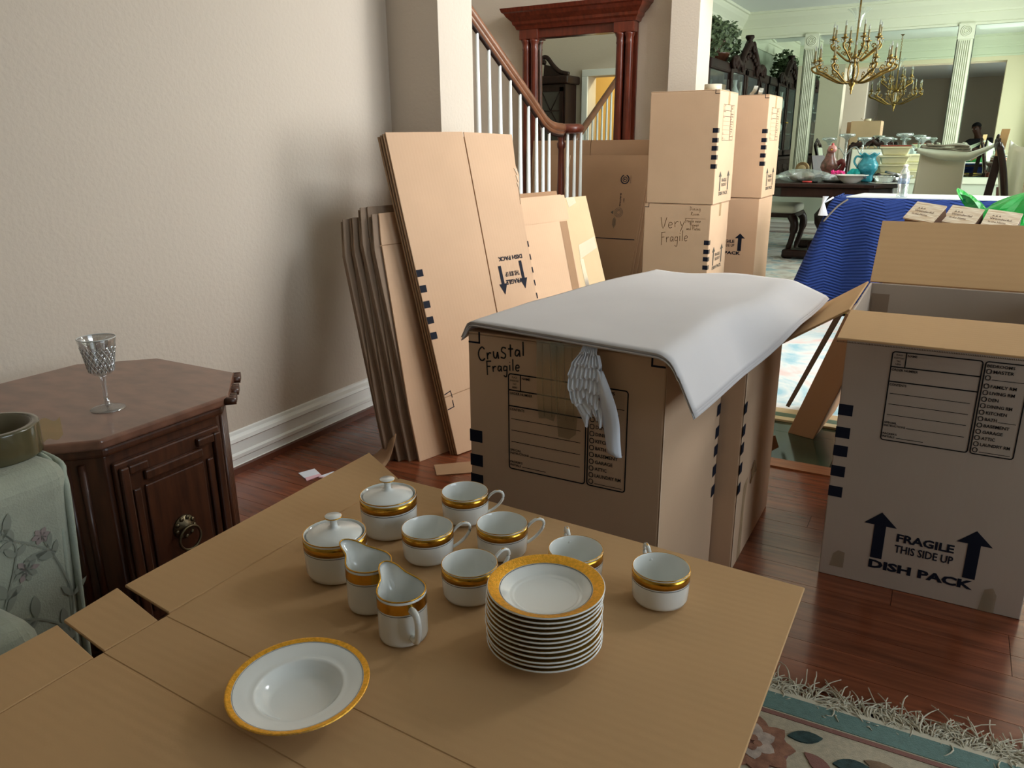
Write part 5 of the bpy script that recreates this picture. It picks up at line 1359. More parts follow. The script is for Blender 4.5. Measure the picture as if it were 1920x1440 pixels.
# arched bonnet over the middle
def arch(y): 
    k = abs(y) / 0.70
    return 1.80 + 0.24 * (1 - k) ** 0.8 + 0.05 * math.cos(k * PI * 2) * (1 - k)
b = MB(); n = 20
top = [(-0.72 + 1.44 * i / n) for i in range(n + 1)]
vs = []
for x in (D_ - .03, D_ + .01):
    for y in top: vs.append((x, y, 1.72 + (0.15 if abs(y) < .5 else .15 * (0.72 - abs(y)) / .22)))
    for y in top[::-1]: vs.append((x, y, arch(min(.70, abs(y)) if abs(y) < .7 else .7) + 0.02))
k = 2 * (n + 1)
b.add(vs, [tuple(range(k))[::-1], tuple(range(k, 2 * k))] + [(i, (i + 1) % k, (i + 1) % k + k, i + k) for i in range(k)])
b.build('arched_bonnet', HUTCH, t)
for s in (-1, 1):
    b = MB()
    pth = smooth_path([(D_ + .02, s * 0.74, 1.86), (D_ + .02, s * 0.62, 1.93), (D_ + .02, s * 0.52, 1.90), (D_ + .02, s * 0.42, 1.89), (D_ + .02, s * 0.30, 1.99), (D_ + .02, s * 0.18, 2.07), (D_ + .02, s * 0.08, 2.12)], 5)
    b.tube(pth, 0.035, 8)
    for (y, z, r) in ((0.72, 1.88, .05), (0.58, 1.88, .04), (0.10, 2.10, .045), (0.34, 1.86, .04)):
        b.tube([(D_ + .03, s * y + r * math.cos(a * PI / 6), z + r * math.sin(a * PI / 6)) for a in range(12)], 0.016, 6, closed=True)
    for j in range(5): b.ball((D_ + .03, s * (0.08 + .09 * j), 2.0 - .03 * j), (0.02, 0.04, 0.028), 8, 6)
    b.build('carved_trim', HUTCH, t)
    d = MB(); y0, y1 = (0.02, 0.66) if s > 0 else (-0.66, -0.02)
    d.box(D_ - .03, D_, y0, y0 + .06, 0.92, 1.86).box(D_ - .03, D_, y1 - .06, y1, 0.92, 1.86).box(D_ - .03, D_, y0, y1, 0.92, 0.99).box(D_ - .03, D_, y0, y1, 1.80, 1.88)
    dd = d.build('glazed_door', HUTCH, t, bevel=.005)
    MB().box(D_ - .018, D_ - .014, y0 + .05, y1 - .05, 0.98, 1.82).build('pane', PANE, dd)
    MB().ball((D_ + .015, s * .05, 1.35), .014, 8, 6).build('door_knob', BRASS, dd)
    for yy in ((-0.68, -.36), (-.34, -.02)) if s < 0 else ((.02, .34), (.36, .68)):
        q = cy(D_, D_ + .015, yy[0], yy[1], 0.14, 0.80, 'lower_door'); cy(D_ + .015, D_ + .024, yy[0] + .05, yy[1] - .05, 0.2, 0.74, 'raised_panel', bev=.008, par=q)
MB().lathe([(0.03, 0), (0.05, 0.03), (0.03, 0.07), (0.05, 0.10), (0.045, 0.12), (0, 0.125)], 14, (D_ - .0, 0, 2.09)).build('finial', HUTCH, t)
for y0, y1 in ((-1.39, -0.73), (0.73, 1.10)):
    MB().box(D_ - .03, D_ - .026, y0, y1, 0.93, 1.78).build('pane', PANE, t)
    q = cy(D_, D_ + .015, y0, y1, 0.14, 0.80, 'lower_door')
MB().box(0.03, D_ - .04, -1.452, -1.448, 0.93, 1.78).build('pane', PANE, t)
CHW = M('display_china', (214, 226, 220), 0.12)
GRN = film('green_glass', (120, 190, 170), 0.6, 0.05, 0.25)
def vase(b, x, y, z, r, h): b.lathe([(r * .5, 0), (r, h * .3), (r * .9, h * .5), (r * .35, h * .75), (r * .5, h)], 12, (x, y, z))
k = 0
for y in (-0.45, -0.15, 0.2, 0.5):
    for z in (0.905, 1.215, 1.515):
        o = MB(); vase(o, 0, 0, 0, 0.05, 0.16 + .05 * (k % 3)); k += 1
        o = o.build('display_vase', CHW, None); tag(o, 'pale display vase inside the china cabinet, %s shelf, %s along' % (('lowest', 'middle', 'top')[int((z - .9) / .3)], ('first', 'second', 'third', 'fourth')[(-0.45, -0.15, 0.2, 0.5).index(y)]), 'vase', 'vases inside the china cabinet', (DX0 + 0.03 + 0.2, 9.28 + y, z))
for i, (y, z) in enumerate(((-1.2, 1.515), (-1.0, 1.215), (-0.9, 1.515))):
    o = MB(); vase(o, 0, 0, 0, 0.045, 0.20); o = o.build('glass_vase', GRN, None); tag(o, 'green glass vase in the cabinet side bay, %s' % ('top shelf, nearer the doorway', 'middle shelf', 'top shelf, nearer the glass doors')[i], 'vase', 'green vases in the side bay', (DX0 + 0.25, 9.28 + y, z))
# ivy
IVY = M('ivy_green', (112, 128, 92), 0.6, var=0.45, vscale=25, col2=(34, 50, 30))
t = thing('potted_ivy', 'bushy dusty green ivy on top of the china cabinet', 'plant', (-2.38, 8.62, 1.881), 0)
MB().lathe([(0.10, 0), (0.12, 0.02), (0.14, 0.09), (0.15, 0.10), (0.13, 0.1), (0, 0.09)], 18).build('basket', WOODC, t)
b = MB(); ri = random.Random(4)
lumps = [(-0.42, 0.16, .17), (-0.22, 0.22, .20), (0.05, 0.22, .20), (0.28, 0.30, .18), (0.42, 0.24, .17), (-.08, .33, .12), (.60, .16, .13), (-.60, .06, .10)]
for i in range(900):
    ly, lz, lr = ri.choice(lumps)
    d = Vector((ri.gauss(0, 1), ri.gauss(0, 1), ri.gauss(0, 1))).normalized() * lr * ri.uniform(.55, 1.0)
    c = Vector((d.x * 0.8 + .02, ly + d.y, max(0.02, lz + d.z)))
    u = Vector((ri.gauss(0, 1), ri.gauss(0, 1), ri.gauss(0, .6))).normalized(); w = u.orthogonal().normalized(); L = ri.uniform(.022, .042)
    b.add([c - u * L, c + w * L * .6, c + u * L * .9, c - w * L * .6], [(0, 1, 2, 3)])
o = b.build('foliage', IVY, t); o['kind'] = 'stuff'
b = MB()
for i in range(14):
    a = ri.uniform(0, 6.28); b.tube(smooth_path([(0, 0, .08), (.06 * math.cos(a), .2 * math.sin(a), .22), (.10 * math.cos(a), .42 * math.sin(a), .22)], 3), .006, 5)
b.build('stems', WOODC, t)
# ================================================================== CHANDELIER
t = thing('chandelier', 'two tiered brass chandelier with candle arms and crystal, above the dining table', 'chandelier', (-0.955, 8.0, 0))
MB().lathe([(0.0, 1.50), (0.008, 1.515), (0.006, 1.535), (0.016, 1.55), (0.012, 1.565), (0.028, 1.59), (0.036, 1.615), (0.02, 1.63), (0.012, 1.64)], 16).build('finial', BRASS, t)
MB().lathe([(0.022, 1.64), (0.026, 1.66), (0.018, 1.70), (0.026, 1.74), (0.02, 1.77)], 14).build('crystal_column', GLASS, t)
b = MB()
for k in range(4):
    a = k * PI / 2 + .4; b.tube(smooth_path([(0.03 * math.cos(a), 0.03 * math.sin(a), 1.625), (0.045 * math.cos(a), 0.045 * math.sin(a), 1.69), (0.03 * math.cos(a), 0.03 * math.sin(a), 1.775)], 4), .006, 6)
b.lathe([(0.012, 1.765), (0.045, 1.775), (0.055, 1.79), (0.04, 1.81), (0.015, 1.83), (0.008, 1.90), (0.008, 2.30)], 16); b.build('stem', BRASS, t)
b = MB()
for k in range(9):
    a = k * 2 * PI / 9
    b.grid(lambda u, v: ((0.02 + .085 * v * v) * math.cos(a + (u - .5) * .5), (0.02 + .085 * v * v) * math.sin(a + (u - .5) * .5), 2.06 + .19 * v - .04 * v * v * v), 3, 6)
b.build('crystal_trumpet', CLEAR, t)
CAND = M('candle_tube', (150, 136, 104), 0.5)
FLM = M('lamp_glass', (240, 240, 236), 0.1, trans=0.6)
def arm(r, z, a, zs, rs_):
    c, s = math.cos(a), math.sin(a)
    P = lambda x, zz: (x * c, x * s, zz)
    o = MB().tube(smooth_path([P(rs_, zs), P(r * .30, zs - .012), P(r * .58, zs + .16 * (z - zs)), P(r * .80, zs + .40 * (z - zs)), P(r * 1.0, zs + .55 * (z - zs)), P(r * 1.07, zs + .75 * (z - zs)), P(r * .97, zs + .86 * (z - zs)), P(r, z)], 4), 0.0085, 6).build('candle_arm', BRASS, t)
    b = MB()
    for (q, zq, rr) in ((.50, .20, .020), (.80, .52, .022)):
        b.tube([P(r * q + rr * (1 - j / 13) * math.cos(j * .62), zs + zq * (z - zs) + .018 + rr * (1 - j / 13) * math.sin(j * .62)) for j in range(11)], .0042, 5)
    b.build('arm_scroll', BRASS, o)
    b = MB(); b.lathe([(0.008, 0), (0.03, 0.006), (0.032, 0.012), (0.012, 0.014), (0.012, 0.03), (0.016, 0.034), (0.011, 0.036)], 12, P(r, z)); b.build('drip_pan', BRASS, o)
    MB().lathe([(0.0085, 0.036), (0.0085, 0.105)], 8, P(r, z)).build('candle', CAND, o)
    MB().lathe([(0.004, 0.105), (0.009, 0.118), (0.006, 0.135), (0.0, 0.152)], 8, P(r, z)).build('bulb', FLM, o)
    b = MB()
    for j in range(6):
        aa = j * PI / 3; b.ball((P(r, z)[0] + .03 * math.cos(aa), P(r, z)[1] + .03 * math.sin(aa), z - .012), (.004, .004, .014), 5, 4)
    q = b.build('crystal_drops', GLASS, o)
for k in range(12): arm(0.33, 1.775, k * PI / 6 + .13, 1.615, 0.03)
for k in range(8): arm(0.20, 1.955, k * PI / 4 + .4, 1.80, 0.04)
b = MB(); z = 2.30
k = 0
while z < ZC - 0.08:
    m4 = Matrix.Translation((0, 0, z)) @ Matrix.Rotation(PI / 2 * (k % 2), 4, 'Z'); b.M = m4
    b.tube([(0.009 * math.cos(a * PI / 5), 0, 0.014 * math.sin(a * PI / 5)) for a in range(10)], 0.0026, 5, closed=True); z += 0.021; k += 1
b.M = None; b.build('chain', BRASS, t)
MB().lathe([(0.012, ZC - .09), (0.04, ZC - .06), (0.06, ZC - .02), (0.062, ZC - .0005)], 20).build('ceiling_canopy', BRASS, t)
o = MB().lathe([(0.0, ZC - .016), (0.20, ZC - .016), (0.26, ZC - .008), (0.30, ZC - .0005)], 32).build('ceiling_medallion', WHITE, None)
tag(o, 'round white plaster ceiling medallion above the chandelier', 'medallion', loc=(-0.955, 8.0, 0))
# ================================================================== DINING TABLE
t = thing('dining_table', 'long dark dining table crowded with glassware and china', 'table', (-0.98, 8.3, 0))
def clip(x0, x1, y0, y1, c): return [(x0 + c, y0), (x1 - c, y0), (x1, y0 + c), (x1, y1 - c), (x1 - c, y1), (x0 + c, y1), (x0, y1 - c), (x0, y0 + c)]
MB().prism(clip(-0.57, 0.56, -1.12, 1.2, 0.17), 0.725, 0.758).build('tabletop', WOODD, t, bevel=0.008, seg=3)
MB().prism(clip(-0.53, 0.52, -1.08, 1.16, 0.17), 0.64, 0.725).build('apron', WOODD, t, bevel=0.01)
for yy in (-0.35, 0.55):
    p = MB().lathe([(0.20, 0.10), (0.20, 0.18), (0.14, 0.22), (0.11, 0.27), (0.16, 0.36), (0.17, 0.44), (0.11, 0.52), (0.10, 0.58), (0.16, 0.64)], 20, (0, yy, 0)).build('pedestal', WOODD, t)
    MB().box(-0.42, 0.42, yy - .10, yy + .10, 0.03, 0.105).build('pedestal_foot', WOODD, p, bevel=0.02, seg=3)
    for sx in (-.38, .38): MB().ball((sx, yy, 0.035), (.06, .06, .034), 10, 6).build('bun_foot', WOODD, p)
ZD = 0.758
# ---- dining chairs
SEATF = M('cream_upholstery', (204, 204, 186), 0.9, bump=0.15, bscale=300)
t = thing('dining_chair', 'x', 'chair', (0, 0, 0), 0, 'cream upholstered dining chairs')
CH = t    # local: faces +y (back at -y)
MB().box(-0.26, 0.26, -0.24, 0.27, 0.39, 0.43).build('seat_rail', WOODD, t, bevel=0.01)
MB().box(-0.255, 0.255, -0.235, 0.265, 0.425, 0.505).build('seat_cushion', SEATF, t, bevel=0.03, seg=4)
for sx in (-.225, .225):
    MB().tube(smooth_path([(sx, 0.23, 0.41), (sx * 1.12, 0.27, 0.33), (sx * 1.05, 0.25, 0.18), (sx * 0.98, 0.22, 0.06), (sx * 1.06, 0.25, 0.018)], 5), [0.042] * 4 + [0.038] * 4 + [0.026] * 6 + [0.018] * 4 + [0.02, 0.026, 0.03], 8).build('leg', WOODD, t)
    MB().tube(smooth_path([(sx, -0.22, 0.42), (sx, -0.24, 0.2), (sx, -0.30, 0.0)], 4), [0.024] * 5 + [0.02] * 4, 8).build('leg', WOODD, t)
    MB().tube(smooth_path([(sx, -0.22, 0.40), (sx, -0.235, 0.6), (sx * 1.02, -0.28, 0.85), (sx * 0.98, -0.33, 1.04)], 5), 0.024, 8).build('back_post', WOODD, t)
b = MB(); b.hexa([(-.205, -.245, .56), (.205, -.245, .56), (.205, -.20, .56), (-.205, -.20, .56), (-.205, -.335, 1.0), (.205, -.335, 1.0), (.205, -.29, 1.0), (-.205, -.29, 1.0)])
b.build('backrest', SEATF, t, bevel=0.015, seg=3)
b = MB(); b.tube(smooth_path([(-.23, -.325, 1.02), (-.15, -.335, 1.055), (-.06, -.34, 1.05), (0, -.34, 1.09), (.06, -.34, 1.05), (.15, -.335, 1.055), (.23, -.325, 1.02)], 4), 0.024, 8)
for s in (-1, 1):
    for (x, z, r) in ((.05, 1.085, .026), (.13, 1.075, .022), (.20, 1.05, .02)): b.tube([(s * x + r * math.cos(a * PI / 5), -.338, z + r * math.sin(a * PI / 5)) for a in range(10)], .010, 5, closed=True)
b.ball((0, -.345, 1.105), (.03, .015, .03), 8, 6); b.build('carved_crest', WOODD, t)
b = MB(); b.hexa([(-.21, -.252, .53), (.21, -.252, .53), (.21, -.20, .53), (-.21, -.20, .53), (-.21, -.256, .57), (.21, -.256, .57), (.21, -.205, .57), (-.21, -.205, .57)]); b.build('back_rail', WOODD, t)
spots = [(-1.58, 8.15, -PI / 2, 'dining chair tucked at the long side of the table, cream seat beside the carton stacks'), (-0.92, 9.80, PI, 'dining chair at the far end of the table with carved crest'), (0.57, 7.20, -PI / 2, 'dining chair seen from the side with cloth over it, by the sideboard')]
for i, (x, y, a, lab) in enumerate(spots):
    if i == 0: CH.location = (x, y, 0.012); CH.rotation_euler = (0, 0, a); CH['label'] = lab
    else: dup(CH, (x, y, 0.012), a, lab)
# cloths on the chair back
TOW = M('grey_towel', (146, 144, 130), 0.95, var=0.2, vscale=40, bump=0.6, bscale=120)
SAT = M('pale_green_satin', (196, 204, 186), 0.4, sheen=0.3)
t = thing('upholstered_chair', 'fully upholstered white chair with towels over its back, behind the blue blanket', 'chair', (-0.19, 7.72, 0), R(10))
MB().box(-.20, .20, -.24, .24, .30, .46).build('seat', SEATF, t, bevel=.03, seg=4)
b = MB(); b.hexa([(-.185, -.25, .30), (.185, -.25, .30), (.185, -.18, .30), (-.185, -.18, .30), (-.165, -.37, 1.03), (.165, -.37, 1.03), (.165, -.31, 1.03), (-.165, -.31, 1.03)]); b.build('backrest', SEATF, t, bevel=.012, seg=3)
for sx in (-.16, .16):
    for sy in (-.2, .2): MB().box(sx - .02, sx + .02, sy - .02, sy + .02, .012, .31).build('leg', WOODD, t)
t = thing('draped_cloth', 'smooth pale green cloth swagged over the white chair back, below the towels', 'cloth', (-0.10, 7.36, 1.03), R(8))
def swag(u, v):
    x = -0.23 + 0.60 * u
    top = 0.012 - 0.035 * min(1, u * 1.6) + 0.16 * max(0, u - .62) ** 1.1 * 1.6
    sag = (0.012 + 0.062 * math.sin(PI * min(1, .12 + u * .9)) ** 1.2)
    return (x, -0.035 - 0.03 * math.sin(PI * v) - .015 * math.sin(u * 8) * v, top - sag * v)
MB().grid(swag, 30, 8).build('cloth_sheet', SAT, t, solid=0.004)
t = thing('folded_towel', 'grey patterned towel folded on top of the draped chair back', 'towel', (-0.13, 7.38, 1.04), R(8))
for k in range(3):
    MB().grid(lambda u, v: (-0.21 + 0.04 * k + (0.40 - .05 * k) * u, -0.06 + 0.12 * v, 0.019 * k - .010 * u + 0.010 * math.sin(u * 7 + k * 1.3) * math.sin(PI * v) - .012 * abs(v - .5)), 20, 8).build('towel_fold', TOW, t, solid=0.014)
WOODL = M('light_wood_board', (206, 172, 128), 0.5, var=0.15, vscale=10)
# ================================================================== BLUE BLANKET TABLE
BLUE = M('blue_quilt', (42, 64, 128), 0.85, spec=0.2)
nt = BLUE.node_tree; bs = nt.nodes['Principled BSDF']
tc = nt.nodes.new('ShaderNodeTexCoord'); sx_ = nt.nodes.new('ShaderNodeSeparateXYZ'); nt.links.new(tc.outputs['Object'], sx_.inputs[0])
def mth(op, a, b_=None):
    n_ = nt.nodes.new('ShaderNodeMath'); n_.operation = op
    for i, v in enumerate((a, b_)):
        if v is None: continue
        if isinstance(v, (int, float)): n_.inputs[i].default_value = v
        else: nt.links.new(v, n_.inputs[i])
    return n_.outputs[0]
ad = mth('ADD', sx_.outputs[0], mth('MULTIPLY', sx_.outputs[1], 0.8))
pp = mth('PINGPONG', mth('MULTIPLY', ad, 4.0), 0.5)
hh = mth('SINE', mth('MULTIPLY', mth('ADD', mth('MULTIPLY', sx_.outputs[2], 52.0), mth('MULTIPLY', pp, 3.0)), 6.283))
bp_ = nt.nodes.new('ShaderNodeBump'); bp_.inputs['Strength'].default_value = 0.9; bp_.inputs['Distance'].default_value = 0.007
nt.links.new(hh, bp_.inputs['Height']); nt.links.new(bp_.outputs['Normal'], bs.inputs['Normal'])
t = thing('side_table', 'low table completely covered by the blue quilted blanket', 'table', (-0.10, 6.0, 0))
MB().box(-0.56, 0.62, -0.36, 0.08, 0.69, 0.722).build('tabletop', WOODD, t, bevel=0.004)
for sx in (-.5, .55):
    for sy in (-.30, .04): MB().box(sx - .025, sx + .025, sy - .025, sy + .025, 0.012, 0.69).build('leg', WOODD, t)
t = thing('moving_blanket', 'blue quilted moving blanket hanging to the floor over a table', 'blanket', (-0.10, 6.0, 0))
X0, X1, Y0, Y1, ZB = -0.59, 0.66, -0.39, 0.10, 0.728
b = MB()
def per(s):
    """point and outward direction along the table edge: left side back to front, then the front"""
    L1 = Y1 - Y0; L2 = X1 - X0; d = s * (L1 + L2)
    if d < L1: return Vector((X0, Y1 - d, 0)), Vector((-1, 0, 0)), abs(d - L1)
    return Vector((X0 + d - L1, Y0, 0)), Vector((0, -1, 0)), abs(d - L1)
def skirt(u, v):
    p, o_, dc = per(u)
    if dc < 0.22:
        k = (1 - dc / 0.22); diag = Vector((-1, -1, 0)).normalized(); o_ = (o_ * (1 - k * .85) + diag * k * .85).normalized()
    fold = math.sin(u * 30 + 0.6) * 0.075 + math.sin(u * 11 + 2) * 0.04
    fl = 0.02 + (0.10 + 0.16 * max(0, 1 - dc / 0.3)) * v + fold * v
    if v < 0.06: fl *= v / 0.06
    q = p + o_ * fl
    return (q.x, q.y, ZB * (1 - v) + 0.018)
b.grid(skirt, 120, 30); b.build('quilted_skirt', BLUE, t, solid=0.008)
MB().box(X0, X1, Y0, Y1, ZB - .004, ZB + 0.012).build('quilted_top', BLUE, t, bevel=0.004)
b = MB(); b.tube([Vector(skirt(i / 120, 1)) for i in range(121)], 0.010, 6); b.build('yellow_binding', M('yellow_binding', (208, 186, 70), .8), t)
b = MB(); b.tube(smooth_path([(-0.51, Y0 - .016, ZB + .01), (-0.56, Y0 - .045, ZB - .03), (-0.60, Y0 - .075, ZB - .08), (-0.635, Y0 - .10, ZB - .13)], 5), 0.006, 6); b.build('grey_binding', M('grey_binding', (104, 98, 90), .8), t)
o = MB().slab([(-0.53, -0.33, 0), (0.60, -0.35, 0), (0.60, 0.08, 0), (-0.46, 0.09, 0)], 0.012).build('white_board', M('white_sheet', (226, 234, 228), 0.5), None)
tag(o, 'flat white board lying on the blue blanket table', 'board', loc=(-0.10, 6.0, ZB + 0.0245))
TK = 1
t = thing('tissue_knot', 'twisted white tissue hanging off the corner of the blue table', 'tissue', (-0.755, 5.56, 0.715), 0)
MB().grid(lambda u, v: ((0.012 + 0.045 * v) * math.cos(2 * PI * u) * (1 + .3 * math.sin(9 * u)), (0.01 + .02 * v) * math.sin(2 * PI * u), -0.11 * v), 14, 6, cu=True, smooth=False).build('tissue_tail', PAPERW, t)
MB().grid(lambda u, v: (0.012 * math.cos(2 * PI * u) * (1 + 1.6 * v) + .02 * v, 0.012 * math.sin(2 * PI * u), 0.055 * v), 12, 4, cu=True, smooth=False).build('tissue_tuft', PAPERW, t)
MB().tube([(0.01, 0, 0), (0.09, 0.05, 0.045)], .008, 6).build('tissue_tie', PAPERW, t)
t.scale = (.62, .62, .75)
# water bottle
t = thing('water_bottle', 'clear plastic water bottle on the edge of the white board', 'bottle', (-0.302, 5.70, ZB + 0.025), 0)
pr_ = [(0.0, 0.0), (0.030, 0.0), (0.033, 0.006)]
for k in range(8): pr_ += [(0.033, 0.012 + .013 * k), (0.0305, 0.018 + .013 * k)]
pr_ += [(0.033, 0.12), (0.033, 0.135), (0.024, 0.165), (0.0125, 0.182), (0.0125, 0.19)]
MB().lathe(pr_, 24).build('bottle_body', film('bottle_plastic', (214, 230, 236), 0.35, 0.04, 0.30), t)
MB().lathe([(0.0336, 0.085), (0.0336, 0.118)], 24).build('bottle_label', film('bottle_label', (170, 190, 215), 0.6, .2, .1), t)
MB().lathe([(0.0, 0.204), (0.014, 0.203), (0.014, 0.188)], 16).build('bottle_cap', WHITE, t)
# green plastic bag
t = thing('plastic_bag', 'crumpled bright green plastic bag beside the wood grain boxes', 'bag', (0.36, 4.98, 0.70), 0)
GREENB = film('green_plastic', (12, 168, 72), 0.92, 0.12, 0.14)
GB = M('green_bag', (0, 138, 48), 0.28, coat=0.1)
def bag(u, v):
    a = 2 * PI * u; p = -PI / 2 + PI * v
    w = 1 + 0.20 * math.sin(3 * a + 4 * v) * math.cos(p) + 0.12 * math.sin(7 * a - 9 * v) * math.cos(p) + .05 * math.sin(15 * a + 13 * v)
    return (0.27 * w * math.cos(p) * math.cos(a), 0.16 * w * math.cos(p) * math.sin(a), 0.15 * math.sin(p) + 0.075 * math.cos(a) * math.cos(p))
MB().grid(bag, 48, 24, cu=True, smooth=False).build('bag_body', GB, t)
MB().grid(lambda u, v: (-0.22 - 0.12 * v + .02 * math.sin(u * 9), -0.06 + 0.12 * u * (1 + v), 0.02 + 0.10 * v + 0.03 * math.sin(u * 8 + v * 3)), 10, 8, smooth=False).build('bag_neck', GB, t, solid=.001)
cb = carton('closed brown carton holding up the green plastic bag', (0.36, 4.98, 0), 0.1, KRAFT_D, hh=0.56)
# ================================================================== THINGS ON THE DINING TABLE
PLAS = film('bubble_wrap', (222, 234, 230), 0.55, 0.12, 0.16)
def lump(sx, sy, sz, seed, amp=0.25):
    r = random.Random(seed); ph = [r.uniform(0, 6) for _ in range(6)]
    def f(u, v):
        a = 2 * PI * u; p = -PI / 2 + PI * v
        w = 1 + amp * (math.sin(3 * a + ph[0] + 2 * v) + .6 * math.sin(5 * a + ph[1] - 5 * v) + .5 * math.sin(9 * a + ph[2] + 7 * v)) * math.cos(p) * .6
        return (sx * w * math.cos(p) * math.cos(a), sy * w * math.cos(p) * math.sin(a), sz + sz * math.sin(p) * w)
    return f
t = thing('wrapped_parcel', 'crumpled clear bubble wrap heaped at the near corner of the dining table', 'wrap', (-1.20, 7.45, ZD))
MB().grid(lump(.20, .13, .055, 3), 36, 16, cu=True, smooth=False).build('bubble_wrap', PLAS, t)
MB().grid(lump(.10, .07, .045, 5), 24, 12, cu=True, smooth=False).build('wrapped_bundle', M('taupe_bundle', (132, 120, 100), .7), t)
t = thing('marker_pen', 'red and black marker lying by the bubble wrap', 'pen', (-1.13, 7.30, ZD + .009), 0)
MB().tube([(-.05, 0, 0), (.03, 0, 0)], .008, 8).build('pen_body', M('red_pen', (190, 60, 56), .4), t); MB().tube([(.03, 0, 0), (.075, 0, 0)], .009, 8).build('pen_cap', INK_B, t)
t = thing('mantel_clock', 'small arched brown wooden clock behind the bubble wrap', 'clock', (-1.33, 8.15, ZD))
def archp(w, h, n=10): return [(-w, 0), (w, 0), (w, h - w)] + [(w * math.cos(PI * i / n), h - w + w * math.sin(PI * i / n)) for i in range(1, n)] + [(-w, h - w)]
b = MB(); b.M = Matrix.Rotation(PI / 2, 4, 'X'); b.prism(archp(.062, .155), -.03, .03); b.build('clock_case', M('aged_wood', (128, 104, 66), .6, var=.4, vscale=20), t, bevel=.004)
b = MB(); b.M = Matrix.Rotation(PI / 2, 4, 'X'); b.lathe([(0, .034), (.035, .034), (.038, .030)], 16, (0, .09, 0)); b.build('clock_face', M('clock_dial', (168, 150, 110), .5), t)
MB().box(-.075, .075, -.04, .04, 0, .018).build('clock_base', WOODC, t, bevel=.003)
t = thing('picture_frame', 'dark easel backed picture frame seen from the side behind the figurine', 'picture frame', (-1.20, 8.45, ZD), 0.9)
b = MB(); b.slab([(-.08, 0, .002), (.08, 0, .002), (.08, .06, .21), (-.08, .06, .21)], .018); b.build('frame', WOODD, t); MB().slab([(-.02, .045, .14), (.02, .045, .14), (.02, .15, .002), (-.02, .15, .002)], .005).build('easel', WOODD, t)
# rooster figurine
t = thing('rooster_figurine', 'pink and brown ceramic rooster figurine beside the blue pitcher', 'figurine', (-1.06, 7.95, ZD), 0)
PKC = M('mottled_ceramic', (150, 96, 88), .3, var=.5, vscale=30, col2=(80, 62, 48), coat=.3)
b = MB(); b.lathe([(.05, 0), (.055, .015), (.03, .03), (.045, .06), (.07, .11), (.065, .15), (.04, .20), (.032, .24), (.03, .27), (.0, .30)], 18, sx=1.15, sy=.8); b.build('bird_body', PKC, t)
MB().ball((.012, -.02, .275), (.04, .034, .038), 12, 8).build('bird_head', M('pink_ceramic', (206, 138, 132), .3, coat=.3), t)
b = MB(); b.tube(smooth_path([(.05, 0, .12), (.10, 0, .17), (.12, 0, .13), (.09, 0, .07)], 4), .022, 8); b.build('tail', M('maroon_ceramic', (104, 34, 34), .3), t)
MB().tube([(.012, -.055, .272), (.012, -.08, .265)], [.012, .002], 8).build('beak', GOLD, t)
b = MB()
for k in range(4): b.ball((.012, -.03 + .018 * k, .315), (.008, .012, .014), 6, 5)
b.build('comb', M('red_ceramic', (176, 60, 60), .35), t)
# wrapped pink flower dish, teal scarf, white bowl
t = thing('wrapped_flower', 'hot pink flower wrapped in white tissue on a grey dish', 'flower', (-0.925, 7.50, ZD), 0)
MB().lathe([(0, 0), (.10, 0), (.13, .018), (.13, .022), (.09, .006), (0, .005)], 24).build('dish', M('grey_dish', (110, 118, 116), .3), t)
MB().grid(lump(.11, .08, .035, 9), 28, 12, cu=True, smooth=False).build('tissue', PAPERW, t)
b = MB(); rp = random.Random(2)
for i in range(40):
    c = Vector((rp.uniform(-.05, .05), rp.uniform(-.03, .03), .075 + rp.uniform(0, .02))); u = Vector((rp.gauss(0, 1), rp.gauss(0, 1), rp.gauss(0, 1))).normalized() * .016; w = u.orthogonal().normalized() * .01
    b.add([c - u, c + w, c + u, c - w], [(0, 1, 2, 3)])
b.build('pink_petals', M('hot_pink', (232, 60, 140), .6), t)
t = thing('teal_tissue', 'crumpled teal tissue between the pink flower and the blue pitcher', 'tissue', (-0.80, 7.62, ZD), 0)
MB().grid(lump(.055, .05, .055, 12, .4), 24, 12, cu=True, smooth=False).build('crumpled_tissue', M('teal_tissue', (20, 166, 164), .6), t)
t = thing('white_bowl', 'wide white china bowl at the near edge of the dining table', 'bowl', (-0.80, 7.36, ZD), 0)
MB().lathe([(0, 0), (.055, 0), (.06, .008), (.10, .035), (.118, .062), (.14, .066), (.14, .070), (.115, .068), (.09, .036), (.05, .012), (0, .01)], 36).build('bowl_body', PORC, t)
b = MB()
for k in range(5): b.ball((.118 * math.cos(-.4 + .12 * k), .118 * math.sin(-.4 + .12 * k), .050 - .006 * (k % 2)), (.006, .006, .006), 6, 4)
b.build('blue_flower_print', M('slate_print', (84, 96, 110), .4), t)
# blue pitcher
BG = M('aqua_glass', (70, 178, 200), .12, trans=.35, var=.2, vscale=50, bump=.5, bscale=60, coat=.3)
t = thing('glass_pitcher', 'aqua blue bubbled glass pitcher with ruffled rim on the dining table', 'pitcher', (-0.70, 7.62, ZD), 0)
def pit(u, v):
    a = 2 * PI * u; pr2 = [(0, .042), (.06, .048), (.25, .050), (.45, .078), (.62, .084), (.75, .066), (.85, .052), (.93, .06), (1, .075)]
    for i in range(len(pr2) - 1):
        if pr2[i][0] <= v <= pr2[i + 1][0]:
            k = (v - pr2[i][0]) / (pr2[i + 1][0] - pr2[i][0]); r = pr2[i][1] + k * (pr2[i + 1][1] - pr2[i][1]); break
    if v > .85: r *= 1 + (v - .85) * 1.0 * math.sin(6 * a)
    return (r * math.cos(a), r * math.sin(a), .235 * v + (.012 * math.sin(6 * a + 1) if v > .97 else 0))
MB().grid(pit, 40, 24, cu=True).build('pitcher_body', BG, t, solid=.004)
